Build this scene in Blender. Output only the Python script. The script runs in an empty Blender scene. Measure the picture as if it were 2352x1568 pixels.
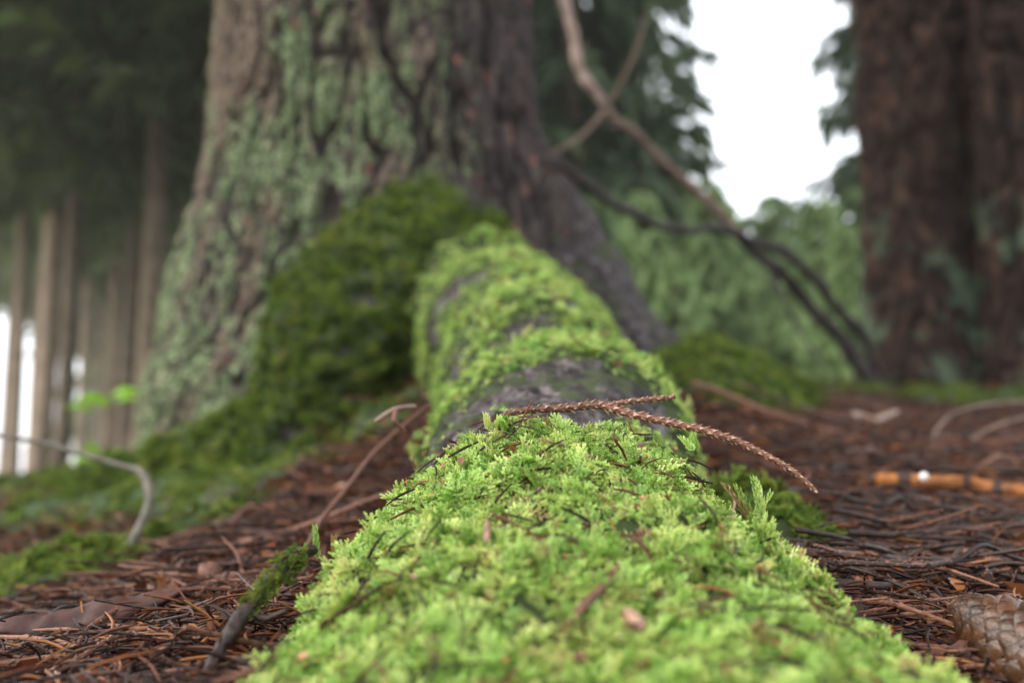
import bpy, math, random
import numpy as np
from mathutils import Vector

random.seed(7)
RNG = np.random.default_rng(7)
SC = bpy.context.scene
COL = SC.collection
R = math.radians

# ------------------------------------------------------------------ camera
CAM_Z = 0.10
PITCH = R(6.67)
cam_data = bpy.data.cameras.new('camera')
cam_data.sensor_width = 22.3
cam_data.lens = 24.0
cam_data.clip_start = 0.01
cam_data.clip_end = 900
cam_data.dof.use_dof = True
cam_data.dof.focus_distance = 0.445
cam_data.dof.aperture_fstop = 3.9
cam = bpy.data.objects.new('camera', cam_data)
COL.objects.link(cam)
cam.location = (0, 0, CAM_Z)
cam.rotation_euler = (R(90) + PITCH, 0, 0)
SC.camera = cam

# ------------------------------------------------------------------ sky, sun, exposure
SUN_EL, SUN_AZ = R(40), R(249)      # azimuth clockwise from +Y (the view direction): behind the camera, to the left
world = bpy.data.worlds.new('World')
SC.world = world
world.use_nodes = True
wn = world.node_tree
sky = wn.nodes.new('ShaderNodeTexSky')
sky.sky_type = 'NISHITA'
sky.sun_disc = False
sky.sun_elevation = SUN_EL
sky.sun_rotation = SUN_AZ
sky.air_density = 1.0
sky.dust_density = 3.0
sky.ozone_density = 1.0
bg = wn.nodes['Background']
bg.inputs['Strength'].default_value = 0.12
cloud = wn.nodes.new('ShaderNodeMix')          # even overcast: most of the blue is hidden by one grey-white cloud sheet
cloud.data_type = 'RGBA'
cloud.inputs[0].default_value = 0.8
cloud.inputs[7].default_value = (10.0, 10.4, 11.0, 1)
wn.links.new(sky.outputs['Color'], cloud.inputs[6])
wn.links.new(cloud.outputs[2], bg.inputs['Color'])
sun_d = bpy.data.lights.new('sun', 'SUN')
sun_d.energy = 1.5
sun_d.angle = R(30)
sun_d.color = (1.0, 0.95, 0.86)
sun = bpy.data.objects.new('sun', sun_d)
COL.objects.link(sun)
sdir = Vector((math.sin(SUN_AZ) * math.cos(SUN_EL), math.cos(SUN_AZ) * math.cos(SUN_EL), math.sin(SUN_EL)))
sun.rotation_euler = sdir.to_track_quat('Z', 'Y').to_euler()
sun.location = sdir * 30
SC.view_settings.view_transform = 'Standard'
SC.view_settings.look = 'None'
SC.view_settings.exposure = 1.45
SC.view_settings.gamma = 1.0
SC.view_settings.use_curve_mapping = False
SC.render.engine = 'CYCLES'
SC.cycles.use_denoising = True
SC.cycles.volume_bounces = 1
SC.cycles.max_bounces = 5
SC.cycles.diffuse_bounces = 3
SC.cycles.glossy_bounces = 2
SC.cycles.transmission_bounces = 3
SC.cycles.caustics_reflective = False
SC.cycles.caustics_refractive = False

# ------------------------------------------------------------------ helpers
FPX = 24.0 / 22.3 * 2352.0
CF = np.array([0, math.cos(PITCH), math.sin(PITCH)])
CU = np.array([0, -math.sin(PITCH), math.cos(PITCH)])
CR = np.array([1.0, 0, 0])
C0 = np.array([0, 0, CAM_Z])


def P(px, py, d):
    """point seen at photo pixel (2352 wide) at depth d metres"""
    return C0 + d * (CF + (px - 1176) / FPX * CR + (784 - py) / FPX * CU)


_LAT = RNG.random((64, 64, 64)).astype(np.float32)


def noise3(p, f=1.0, seed=0):
    """smooth value noise in -1..1"""
    q = np.asarray(p, dtype=np.float64) * f + np.array([seed * 7.31, seed * 3.17, seed * 5.71])
    i = np.floor(q).astype(np.int64)
    t = q - i
    t = t * t * (3 - 2 * t)
    i0 = i & 63
    i1 = (i + 1) & 63
    x0, y0, z0 = i0[..., 0], i0[..., 1], i0[..., 2]
    x1, y1, z1 = i1[..., 0], i1[..., 1], i1[..., 2]
    tx, ty, tz = t[..., 0], t[..., 1], t[..., 2]
    def L(a, b, w):
        return a + (b - a) * w
    v = L(L(L(_LAT[x0, y0, z0], _LAT[x1, y0, z0], tx), L(_LAT[x0, y1, z0], _LAT[x1, y1, z0], tx), ty),
          L(L(_LAT[x0, y0, z1], _LAT[x1, y0, z1], tx), L(_LAT[x0, y1, z1], _LAT[x1, y1, z1], tx), ty), tz)
    return v * 2 - 1


def fbm(p, f=1.0, o=3, seed=0):
    s = 0
    a = 1.0
    for k in range(o):
        s = s + a * noise3(p, f * 2 ** k, seed + k * 11)
        a *= 0.5
    return s / 1.75


def sstep(a, b, x):
    t = np.clip((x - a) / (b - a), 0, 1)
    return t * t * (3 - 2 * t)


def unit(v):
    v = np.asarray(v, dtype=float)
    return v / np.maximum(np.linalg.norm(v, axis=-1, keepdims=True), 1e-12)


def mesh_from(name, verts, faces, mat=None, smooth=True, attrs=None, mat_idx=None):
    """faces: (n,3) or (n,4) array, or a list of such arrays"""
    me = bpy.data.meshes.new(name)
    verts = np.asarray(verts, dtype=np.float32)
    if not isinstance(faces, list):
        faces = [faces]
    faces = [np.asarray(f, dtype=np.int32) for f in faces if len(f)]
    me.vertices.add(len(verts))
    me.vertices.foreach_set('co', verts.ravel())
    loops = np.concatenate([f.ravel() for f in faces])
    sizes = np.concatenate([np.full(len(f), f.shape[1], dtype=np.int32) for f in faces])
    me.loops.add(len(loops))
    me.loops.foreach_set('vertex_index', loops)
    me.polygons.add(len(sizes))
    starts = np.concatenate([[0], np.cumsum(sizes)[:-1]]).astype(np.int32)
    me.polygons.foreach_set('loop_start', starts)
    me.polygons.foreach_set('use_smooth', np.full(len(sizes), smooth, dtype=bool))
    if mat_idx is not None:
        me.polygons.foreach_set('material_index', np.asarray(mat_idx, dtype=np.int32))
    me.update(calc_edges=True)
    for k, a in (attrs or {}).items():
        at = me.attributes.new(k, 'FLOAT', 'POINT')
        at.data.foreach_set('value', np.asarray(a, dtype=np.float32))
    if mat is not None:
        for m in (mat if isinstance(mat, (list, tuple)) else [mat]):
            me.materials.append(m)
    return me


def link(name, me, parent=None, loc=None):
    o = bpy.data.objects.new(name, me)
    COL.objects.link(o)
    if parent is not None:
        o.parent = parent
    if loc is not None:
        o.location = loc
    return o


def tag(o, label, cat, group=None, kind=None):
    o['label'] = label
    o['category'] = cat
    if group:
        o['group'] = group
    if kind:
        o['kind'] = kind
    return o


def thing(name, label, cat, loc=(0, 0, 0), group=None):
    o = bpy.data.objects.new(name, None)
    COL.objects.link(o)
    o.location = loc
    o.empty_display_size = 0.05
    return tag(o, label, cat, group)


def copy_thing(root, loc, rz, scale, label=None):
    c = root.copy()
    COL.objects.link(c)
    c.location = loc
    c.rotation_euler = (0, 0, rz)
    c.scale = (scale,) * 3
    if label:
        c['label'] = label
    for ch in list(root.children):
        d = ch.copy()
        COL.objects.link(d)
        d.parent = c
    return c


def catmull(pts, n):
    """pts (k,m) -> n samples, spaced by chord"""
    p = np.asarray(pts, dtype=float)
    if len(p) == 2:
        t = np.linspace(0, 1, n)[:, None]
        return p[0] * (1 - t) + p[1] * t
    q = np.vstack([2 * p[0] - p[1], p, 2 * p[-1] - p[-2]])
    seg = np.linalg.norm(np.diff(p[:, :3], axis=0), axis=1)
    cum = np.concatenate([[0], np.cumsum(seg)])
    s = np.linspace(0, cum[-1], n)
    i = np.clip(np.searchsorted(cum, s, side='right') - 1, 0, len(seg) - 1)
    t = ((s - cum[i]) / np.maximum(seg[i], 1e-9))[:, None]
    a, b, c, d = q[i], q[i + 1], q[i + 2], q[i + 3]
    return 0.5 * (2 * b + (c - a) * t + (2 * a - 5 * b + 4 * c - d) * t ** 2 + (3 * b - a - 3 * c + d) * t ** 3)


def frames(c):
    t = unit(np.gradient(c, axis=0))
    up = np.tile(np.array([0, 0, 1.0]), (len(c), 1))
    bad = np.abs((t * up).sum(1)) > 0.93
    if bad.mean() > 0.3:
        up = np.tile(np.array([0, -1.0, 0.12]), (len(c), 1))
    side = unit(np.cross(t, up))
    u = np.cross(side, t)
    return t, side, u


def tube(pts, rad, n=24, nseg=8, hup=None, hdn=None, jit=0.0, seed=0, cap=True):
    """sweep; pts (k,3), rad scalar or (k,). returns verts, faces(list), (s,phi) arrays"""
    p = np.asarray(pts, dtype=float)
    k = len(p)
    rad = np.broadcast_to(np.asarray(rad, dtype=float), (k,))
    hu = rad if hup is None else np.broadcast_to(np.asarray(hup, dtype=float), (k,))
    hd = rad if hdn is None else np.broadcast_to(np.asarray(hdn, dtype=float), (k,))
    full = catmull(np.column_stack([p, rad, hu, hd]), n)
    c, r, hu, hd = full[:, :3], full[:, 3], full[:, 4], full[:, 5]
    r = np.maximum(r, 1e-5)
    t, side, u = frames(c)
    ph = np.linspace(0, 2 * math.pi, nseg, endpoint=False)
    cs, sn = np.cos(ph), np.sin(ph)
    h = np.where(sn[None] > 0, hu[:, None], hd[:, None])
    v = c[:, None] + side[:, None] * (r[:, None] * cs[None])[..., None] + u[:, None] * (h * sn[None])[..., None]
    if jit:
        d = v - c[:, None]
        v = v + d * (jit * fbm(v, 1.2 / max(float(r.mean()), 1e-4), 2, seed))[..., None]
    verts = v.reshape(-1, 3)
    i = np.arange(n - 1)[:, None]
    j = np.arange(nseg)[None]
    j2 = (j + 1) % nseg
    f = np.stack(np.broadcast_arrays(i * nseg + j, i * nseg + j2, (i + 1) * nseg + j2, (i + 1) * nseg + j), -1).reshape(-1, 4)[:, ::-1]
    faces = [f]
    if cap:
        b = len(verts)
        verts = np.vstack([verts, c[0], c[-1]])
        jj = np.arange(nseg)
        jn = (jj + 1) % nseg
        faces.append(np.column_stack([jj, jn, np.full(nseg, b)]))
        l = (n - 1) * nseg
        faces.append(np.column_stack([l + jn, l + jj, np.full(nseg, b + 1)]))
    return verts, faces, c


def merge(parts):
    """parts: list of (verts, faces list) -> verts, faces list"""
    V, F3, F4, b = [], [], [], 0
    for v, fs in parts:
        V.append(v)
        for f in fs:
            f = np.asarray(f)
            (F3 if f.shape[1] == 3 else F4).append(f + b)
        b += len(v)
    out = []
    if F4:
        out.append(np.vstack(F4))
    if F3:
        out.append(np.vstack(F3))
    return np.vstack(V), out


def vnormals(v, quads):
    a, b, c, d = (v[quads[:, k]] for k in range(4))
    n = np.cross(c - a, d - b)
    out = np.zeros_like(v)
    for k in range(4):
        np.add.at(out, quads[:, k], n)
    return unit(out)


def scatter(v, quads, weight, count, rng):
    """area- and weight-weighted random points on a quad mesh -> pos, normal, weight"""
    a, b, c, d = (v[quads[:, k]] for k in range(4))
    nrm = np.cross(c - a, d - b)
    area = np.linalg.norm(nrm, axis=1) * 0.5
    w = weight[quads].mean(1)
    pr = area * w
    pr = pr / pr.sum()
    idx = rng.choice(len(quads), size=count, p=pr)
    s, t = rng.random(count)[:, None], rng.random(count)[:, None]
    pos = (a[idx] * (1 - s) + b[idx] * s) * (1 - t) + (d[idx] * (1 - s) + c[idx] * s) * t
    return pos, unit(nrm[idx]), w[idx]


def euler_from_axes(x, y, z):
    """columns x,y,z (n,3) -> XYZ euler"""
    ry = -np.arcsin(np.clip(x[:, 2], -1, 1))
    rx = np.arctan2(y[:, 2], z[:, 2])
    rz = np.arctan2(x[:, 1], x[:, 0])
    return np.column_stack([rx, ry, rz])


def euler_for_dir(d, nrm, rng):
    """local Z along d, local X as near to nrm as possible"""
    z = unit(d)
    x = nrm - (nrm * z).sum(1, keepdims=True) * z
    x = unit(x + 0.25 * rng.normal(size=x.shape))
    x = unit(x - (x * z).sum(1, keepdims=True) * z)
    y = np.cross(z, x)
    return euler_from_axes(x, y, z)


def instancer(name, pos, eul, scl, protos, parent=None, rng=RNG):
    me = bpy.data.meshes.new(name)
    me.vertices.add(len(pos))
    me.vertices.foreach_set('co', np.asarray(pos, dtype=np.float32).ravel())
    a = me.attributes.new('rot', 'FLOAT_VECTOR', 'POINT')
    a.data.foreach_set('vector', np.asarray(eul, dtype=np.float32).ravel())
    a = me.attributes.new('scl', 'FLOAT', 'POINT')
    a.data.foreach_set('value', np.asarray(scl, dtype=np.float32))
    a = me.attributes.new('pick', 'INT', 'POINT')
    a.data.foreach_set('value', rng.integers(0, len(protos), len(pos)).astype(np.int32))
    me.update()
    for pr in protos:
        for m in pr.data.materials:
            if m.name not in me.materials:
                me.materials.append(m)
    o = link(name, me, parent)
    cname = 'kinds_' + protos[0].name
    pc = bpy.data.collections.get(cname)
    if pc is None:
        pc = bpy.data.collections.new(cname)
        for pr in protos:
            pc.objects.link(pr)
    ng = bpy.data.node_groups.new('scatter_' + name, 'GeometryNodeTree')
    ng.interface.new_socket('Geometry', in_out='INPUT', socket_type='NodeSocketGeometry')
    ng.interface.new_socket('Geometry', in_out='OUTPUT', socket_type='NodeSocketGeometry')
    N = ng.nodes
    gi, go = N.new('NodeGroupInput'), N.new('NodeGroupOutput')
    iop = N.new('GeometryNodeInstanceOnPoints')
    ci = N.new('GeometryNodeCollectionInfo')
    ci.inputs['Collection'].default_value = pc
    ci.inputs['Separate Children'].default_value = True
    ci.inputs['Reset Children'].default_value = True
    def na(nm, ty):
        n = N.new('GeometryNodeInputNamedAttribute')
        n.data_type = ty
        n.inputs['Name'].default_value = nm
        return n.outputs['Attribute']
    e2r = N.new('FunctionNodeEulerToRotation')
    ln = ng.links.new
    ln(na('rot', 'FLOAT_VECTOR'), e2r.inputs[0])
    ln(gi.outputs[0], iop.inputs['Points'])
    ln(ci.outputs[0], iop.inputs['Instance'])
    iop.inputs['Pick Instance'].default_value = True
    ln(na('pick', 'INT'), iop.inputs['Instance Index'])
    ln(e2r.outputs[0], iop.inputs['Rotation'])
    ln(na('scl', 'FLOAT'), iop.inputs['Scale'])
    ln(iop.outputs[0], go.inputs[0])
    md = o.modifiers.new('scatter', 'NODES')
    md.node_group = ng
    o['kind'] = 'stuff'
    return o


# ------------------------------------------------------------------ materials
def new_mat(name):
    m = bpy.data.materials.new(name)
    m.use_nodes = True
    nt = m.node_tree
    bs = nt.nodes['Principled BSDF']
    return m, nt, bs


def nd(nt, ty, **kw):
    n = nt.nodes.new(ty)
    for k, v in kw.items():
        if hasattr(n, k):
            setattr(n, k, v)
        else:
            n.inputs[k].default_value = v
    return n


def noise_node(nt, scale, detail=4, rough=0.55, coord=None, dist=0.0):
    n = nd(nt, 'ShaderNodeTexNoise')
    n.inputs['Scale'].default_value = scale
    n.inputs['Detail'].default_value = detail
    n.inputs['Roughness'].default_value = rough
    n.inputs['Distortion'].default_value = dist
    if coord is not None:
        nt.links.new(coord, n.inputs['Vector'])
    return n


def ramp(nt, fac, stops):
    r = nd(nt, 'ShaderNodeValToRGB')
    e = r.color_ramp.elements
    while len(e) < len(stops):
        e.new(0.5)
    for el, (p, c) in zip(e, stops):
        el.position = p
        el.color = (*c, 1)
    nt.links.new(fac, r.inputs['Fac'])
    return r.outputs['Color']


def mixc(nt, fac, a, b, mode='MIX'):
    m = nd(nt, 'ShaderNodeMix', data_type='RGBA', blend_type=mode)
    for s, v in ((m.inputs[0], fac), (m.inputs[6], a), (m.inputs[7], b)):
        if isinstance(v, (int, float)):
            s.default_value = v
        elif isinstance(v, tuple):
            s.default_value = (*v, 1)
        else:
            nt.links.new(v, s)
    return m.outputs[2]


def attr(nt, name):
    a = nd(nt, 'ShaderNodeAttribute')
    a.attribute_name = name
    return a.outputs['Fac']


def mathn(nt, op, a, b=0.0):
    m = nd(nt, 'ShaderNodeMath', operation=op)
    for s, v in ((m.inputs[0], a), (m.inputs[1], b)):
        if isinstance(v, (int, float)):
            s.default_value = v
        else:
            nt.links.new(v, s)
    return m.outputs[0]


def bump(nt, bs, h, strength, dist):
    b = nd(nt, 'ShaderNodeBump')
    b.inputs['Strength'].default_value = strength
    b.inputs['Distance'].default_value = dist
    nt.links.new(h, b.inputs['Height'])
    nt.links.new(b.outputs[0], bs.inputs['Normal'])


def objcoord(nt):
    return nd(nt, 'ShaderNodeTexCoord').outputs['Object']


def leafy(name, stops, transl=0.35, rough=0.5, spec=0.3, tipmix=None, by='random', patch=None):
    """thin leaf material; colour by per-object random value, optional tip attribute"""
    m, nt, bs = new_mat(name)
    oi = nd(nt, 'ShaderNodeObjectInfo')
    if by == 'random':
        f = oi.outputs['Random']
    else:
        f = attr(nt, by)
    c = ramp(nt, f, stops)
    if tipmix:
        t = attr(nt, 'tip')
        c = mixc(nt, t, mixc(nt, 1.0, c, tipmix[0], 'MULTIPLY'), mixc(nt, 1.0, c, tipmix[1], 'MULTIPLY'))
    if patch:
        pn = noise_node(nt, patch, 3, 0.6, nd(nt, 'ShaderNodeNewGeometry').outputs['Position'])
        c = mixc(nt, 1.0, c, ramp(nt, pn.outputs[0], [(0.30, (0.62, 0.50, 0.42)), (0.45, (0.80, 0.95, 0.75)), (0.58, (1.05, 1.0, 1.0)), (0.72, (1.18, 1.10, 1.15))]), 'MULTIPLY')
    nt.links.new(c, bs.inputs['Base Color'])
    bs.inputs['Roughness'].default_value = rough
    bs.inputs['Specular IOR Level'].default_value = spec
    tr = nd(nt, 'ShaderNodeBsdfTranslucent')
    nt.links.new(c, tr.inputs['Color'])
    mx = nd(nt, 'ShaderNodeMixShader')
    mx.inputs[0].default_value = transl
    nt.links.new(bs.outputs[0], mx.inputs[1])
    nt.links.new(tr.outputs[0], mx.inputs[2])
    nt.links.new(mx.outputs[0], nt.nodes['Material Output'].inputs['Surface'])
    return m


def woody(name, a, b, scale=60, rough=0.75, spec=0.3, bstr=0.6, bdist=0.002, rnd=0.35):
    m, nt, bs = new_mat(name)
    co = objcoord(nt)
    n = noise_node(nt, scale, 5, 0.6, co)
    c = ramp(nt, n.outputs[0], [(0.3, a), (0.7, b)])
    oi = nd(nt, 'ShaderNodeObjectInfo')
    mr = nd(nt, 'ShaderNodeMapRange')
    nt.links.new(oi.outputs['Random'], mr.inputs[0])
    mr.inputs[3].default_value = 1 - rnd
    mr.inputs[4].default_value = 1 + rnd
    mul = nd(nt, 'ShaderNodeVectorMath', operation='SCALE')
    nt.links.new(c, mul.inputs[0])
    nt.links.new(mr.outputs[0], mul.inputs['Scale'])
    nt.links.new(mul.outputs[0], bs.inputs['Base Color'])
    bs.inputs['Roughness'].default_value = rough
    bs.inputs['Specular IOR Level'].default_value = spec
    bump(nt, bs, n.outputs[0], bstr, bdist)
    return m


# moss: bright yellow-green shoots
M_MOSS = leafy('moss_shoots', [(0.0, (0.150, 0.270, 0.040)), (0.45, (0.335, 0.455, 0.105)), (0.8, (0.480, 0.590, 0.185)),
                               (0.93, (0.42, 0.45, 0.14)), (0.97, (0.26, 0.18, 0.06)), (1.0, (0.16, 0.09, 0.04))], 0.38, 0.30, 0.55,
               ((0.13, 0.16, 0.12), (1.35, 1.30, 1.4)), patch=42)  # bases darkened as shaded gaps, the lighter tips raised further as highlights
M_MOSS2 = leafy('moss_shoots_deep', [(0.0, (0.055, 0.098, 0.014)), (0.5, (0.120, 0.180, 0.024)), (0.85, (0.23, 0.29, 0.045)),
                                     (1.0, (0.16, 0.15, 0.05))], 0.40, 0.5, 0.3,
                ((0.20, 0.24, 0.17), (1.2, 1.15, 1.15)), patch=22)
M_GRASSLEAF = leafy('tuft_leaf', [(0, (0.10, 0.24, 0.03)), (1, (0.20, 0.36, 0.05))], 0.4, 0.4, 0.4)
M_SEED = leafy('seedling_leaf', [(0, (0.22, 0.46, 0.03)), (1, (0.30, 0.55, 0.05))], 0.5, 0.45, 0.3)
M_NEEDLE = leafy('dry_needle', [(0.0, (0.010, 0.005, 0.004)), (0.5, (0.034, 0.012, 0.007)), (0.85, (0.115, 0.036, 0.013)),
                                (1.0, (0.26, 0.11, 0.04))], 0.1, 0.55, 0.18)
M_FLAKE = leafy('bud_scale', [(0.0, (0.045, 0.016, 0.010)), (0.6, (0.13, 0.040, 0.018)), (1.0, (0.38, 0.14, 0.04))], 0.15, 0.35, 0.5)
M_TWIG = woody('spruce_twig_bark', (0.062, 0.026, 0.016), (0.18, 0.080, 0.050), 400, 0.6, 0.3, 0.6, 0.0008)
M_TWIGTIP = woody('spruce_twig_peg', (0.17, 0.085, 0.055), (0.36, 0.22, 0.15), 500, 0.55, 0.4, 0.4, 0.0005, 0.2)
M_DTWIG = woody('dark_wet_twig', (0.008, 0.005, 0.004), (0.045, 0.021, 0.014), 250, 0.5, 0.25, 0.7, 0.001)
M_PALE = woody('pale_dead_wood', (0.22, 0.15, 0.12), (0.46, 0.34, 0.29), 60, 0.7, 0.3, 0.5, 0.002, 0.1)
M_GREYTW = woody('grey_twig', (0.05, 0.042, 0.032), (0.14, 0.125, 0.095), 120, 0.7, 0.3, 0.5, 0.001, 0.1)
M_GREYBR = woody('grey_brown_wood', (0.10, 0.068, 0.052), (0.24, 0.17, 0.135), 60, 0.75, 0.2, 0.5, 0.002, 0.1)
M_DARKBR = woody('dark_dead_branch', (0.020, 0.015, 0.014), (0.055, 0.042, 0.038), 60, 0.7, 0.3, 0.5, 0.003, 0.1)
M_CONE = woody('cone_scale', (0.009, 0.0045, 0.0025), (0.085, 0.034, 0.013), 130, 0.38, 0.4, 0.8, 0.0012, 0.5)
M_CONECORE = woody('cone_core', (0.02, 0.01, 0.006), (0.05, 0.025, 0.014), 100)
M_ORANGE = woody('orange_inner_bark', (0.05, 0.020, 0.010), (0.48, 0.17, 0.030), 38, 0.6, 0.25, 0.5, 0.001, 0.1)
M_FUNGUS = woody('white_fungus', (0.6, 0.58, 0.55), (0.8, 0.78, 0.75), 300, 0.5, 0.3, 0.2, 0.0005, 0.0)
M_BARKFLAKE = woody('bark_flake', (0.016, 0.010, 0.009), (0.10, 0.040, 0.030), 70, 0.6, 0.25, 0.8, 0.002, 0.1)
M_FTRUNK = woody('far_trunk', (0.13, 0.095, 0.068), (0.29, 0.22, 0.16), 8, 0.9, 0.1, 0.6, 0.02, 0.5)
M_LIMB = woody('limb_bark', (0.03, 0.024, 0.02), (0.08, 0.06, 0.05), 12, 0.9, 0.1, 0.5, 0.01, 0.2)
M_NDL_DARK = leafy('needles_dark', [(0, (0.030, 0.045, 0.016)), (0.6, (0.066, 0.090, 0.030)), (1, (0.13, 0.155, 0.055))], 0.45, 0.6, 0.2, by='tint')
M_NDL_MID = leafy('needles_mid', [(0, (0.034, 0.062, 0.030)), (0.6, (0.070, 0.110, 0.052)), (1, (0.14, 0.19, 0.085))], 0.4, 0.6, 0.2, by='tint')
M_NDL_OLIVE = leafy('needles_olive', [(0, (0.060, 0.080, 0.032)), (0.6, (0.11, 0.14, 0.055)), (1, (0.20, 0.235, 0.095))], 0.45, 0.6, 0.2, by='tint')
M_NDL_PALE = leafy('needles_pale', [(0, (0.10, 0.16, 0.065)), (0.5, (0.19, 0.28, 0.11)), (1, (0.30, 0.40, 0.17))], 0.45, 0.6, 0.2, by='tint')


def mat_trunk():
    m, nt, bs = new_mat('lichen_bark')
    co = objcoord(nt)
    crack = attr(nt, 'crack')      # 0 in fissures, 1 on plates
    lich_lit = attr(nt, 'lichen')  # lichen, with the trunk's lit side put into the colour too
    mossy = attr(nt, 'moss')
    mp = nd(nt, 'ShaderNodeMapping')
    mp.inputs['Scale'].default_value = (1, 1, 0.4)
    nt.links.new(co, mp.inputs['Vector'])
    n1 = noise_node(nt, 48, 6, 0.6, mp.outputs[0])
    n2 = noise_node(nt, 150, 4, 0.65, co)
    n3 = noise_node(nt, 16, 4, 0.6, mp.outputs[0])
    bark = ramp(nt, n1.outputs[0], [(0.28, (0.014, 0.011, 0.011)), (0.5, (0.036, 0.028, 0.026)), (0.75, (0.095, 0.072, 0.062))])
    red = ramp(nt, n2.outputs[0], [(0.4, (0.16, 0.055, 0.045)), (0.7, (0.28, 0.12, 0.10))])
    rm = ramp(nt, noise_node(nt, 42, 2, 0.5, mp.outputs[0]).outputs[0], [(0.66, (0, 0, 0)), (0.71, (1, 1, 1))])
    bark = mixc(nt, rm, bark, red)
    lcol = ramp(nt, n2.outputs[0], [(0.38, (0.028, 0.038, 0.016)), (0.52, (0.100, 0.130, 0.060)), (0.68, (0.27, 0.315, 0.18))])
    pinkish = ramp(nt, n2.outputs[0], [(0.38, (0.036, 0.026, 0.019)), (0.68, (0.215, 0.160, 0.115))])
    lcol = mixc(nt, ramp(nt, mathn(nt, 'ADD', n3.outputs[0], mathn(nt, 'MULTIPLY', attr(nt, 'warm'), 0.15)), [(0.46, (0, 0, 0)), (0.60, (1, 1, 1))]), lcol, pinkish)
    lf = mathn(nt, 'MULTIPLY', lich_lit, mathn(nt, 'ADD', mathn(nt, 'MULTIPLY', crack, 0.6), 0.4))
    lf2 = mathn(nt, 'ADD', lf, mathn(nt, 'MULTIPLY', mathn(nt, 'SUBTRACT', noise_node(nt, 75, 5, 0.7, mp.outputs[0]).outputs[0], 0.53), 3.4))
    lfr = ramp(nt, lf2, [(0.30, (0, 0, 0)), (0.55, (1, 1, 1))])
    c = mixc(nt, lfr, bark, lcol)
    fis = ramp(nt, crack, [(0.05, (1, 1, 1)), (0.38, (0, 0, 0))])
    c = mixc(nt, fis, c, (0.012, 0.009, 0.007))  # fissures darkened in the colour to deepen their shade
    c = mixc(nt, mossy, c, (0.030, 0.048, 0.012))
    nt.links.new(c, bs.inputs['Base Color'])
    bs.inputs['Roughness'].default_value = 0.85
    bs.inputs['Specular IOR Level'].default_value = 0.2
    bump(nt, bs, n2.outputs[0], 0.7, 0.004)
    return m


def mat_rootbark():
    m, nt, bs = new_mat('root_bark')
    co = objcoord(nt)
    mossy = attr(nt, 'moss')
    n1 = noise_node(nt, 70, 6, 0.65, co, 0.6)
    n2 = noise_node(nt, 300, 4, 0.6, co)
    c = ramp(nt, n1.outputs[0], [(0.30, (0.010, 0.008, 0.008)), (0.48, (0.026, 0.021, 0.021)), (0.66, (0.15, 0.125, 0.125))])
    c = mixc(nt, ramp(nt, noise_node(nt, 30, 3, 0.6, co).outputs[0], [(0.55, (0, 0, 0)), (0.62, (1, 1, 1))]), c, (0.040, 0.048, 0.022))
    c = mixc(nt, ramp(nt, mossy, [(0.3, (0, 0, 0)), (0.6, (1, 1, 1))]), c, (0.024, 0.036, 0.008))
    nt.links.new(c, bs.inputs['Base Color'])
    bs.inputs['Roughness'].default_value = 0.75
    bs.inputs['Specular IOR Level'].default_value = 0.2
    bump(nt, bs, mathn(nt, 'ADD', n1.outputs[0], mathn(nt, 'MULTIPLY', n2.outputs[0], 0.3)), 0.9, 0.004)
    return m


def mat_rightbark():
    m, nt, bs = new_mat('brown_bark')
    co = objcoord(nt)
    mp = nd(nt, 'ShaderNodeMapping')
    mp.inputs['Scale'].default_value = (1, 1, 0.35)
    nt.links.new(co, mp.inputs['Vector'])
    crack = attr(nt, 'crack')
    n1 = noise_node(nt, 30, 6, 0.66, mp.outputs[0])
    c = ramp(nt, n1.outputs[0], [(0.28, (0.012, 0.008, 0.007)), (0.5, (0.024, 0.015, 0.012)), (0.70, (0.095, 0.049, 0.033))])
    gm = ramp(nt, noise_node(nt, 7, 4, 0.6, co).outputs[0], [(0.52, (0, 0, 0)), (0.62, (1, 1, 1))])
    c = mixc(nt, mathn(nt, 'MULTIPLY', gm, attr(nt, 'lichen')), c, (0.085, 0.12, 0.075))
    c = mixc(nt, ramp(nt, crack, [(0.0, (1, 1, 1)), (0.35, (0, 0, 0))]), c, (0.016, 0.011, 0.010))
    nt.links.new(c, bs.inputs['Base Color'])
    bs.inputs['Roughness'].default_value = 0.9
    bs.inputs['Specular IOR Level'].default_value = 0.15
    bump(nt, bs, n1.outputs[0], 0.8, 0.012)
    return m


def mat_ground():
    m, nt, bs = new_mat('forest_soil')
    co = objcoord(nt)
    n1 = noise_node(nt, 45, 6, 0.65, co)
    n2 = noise_node(nt, 5, 4, 0.6, co)
    c = ramp(nt, n1.outputs[0], [(0.3, (0.016, 0.010, 0.008)), (0.5, (0.034, 0.015, 0.010)), (0.72, (0.09, 0.038, 0.022))])
    far = attr(nt, 'far')
    fc = ramp(nt, n2.outputs[0], [(0.35, (0.055, 0.045, 0.025)), (0.6, (0.060, 0.085, 0.030))])
    c = mixc(nt, far, c, fc)
    c = mixc(nt, attr(nt, 'moss'), c, (0.030, 0.050, 0.013))
    nt.links.new(c, bs.inputs['Base Color'])
    bs.inputs['Roughness'].default_value = 0.7
    bs.inputs['Specular IOR Level'].default_value = 0.3
    bump(nt, bs, n1.outputs[0], 0.9, 0.006)
    return m


M_TRUNK, M_ROOT, M_RIGHT, M_GROUND = mat_trunk(), mat_rootbark(), mat_rightbark(), mat_ground()

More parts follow.
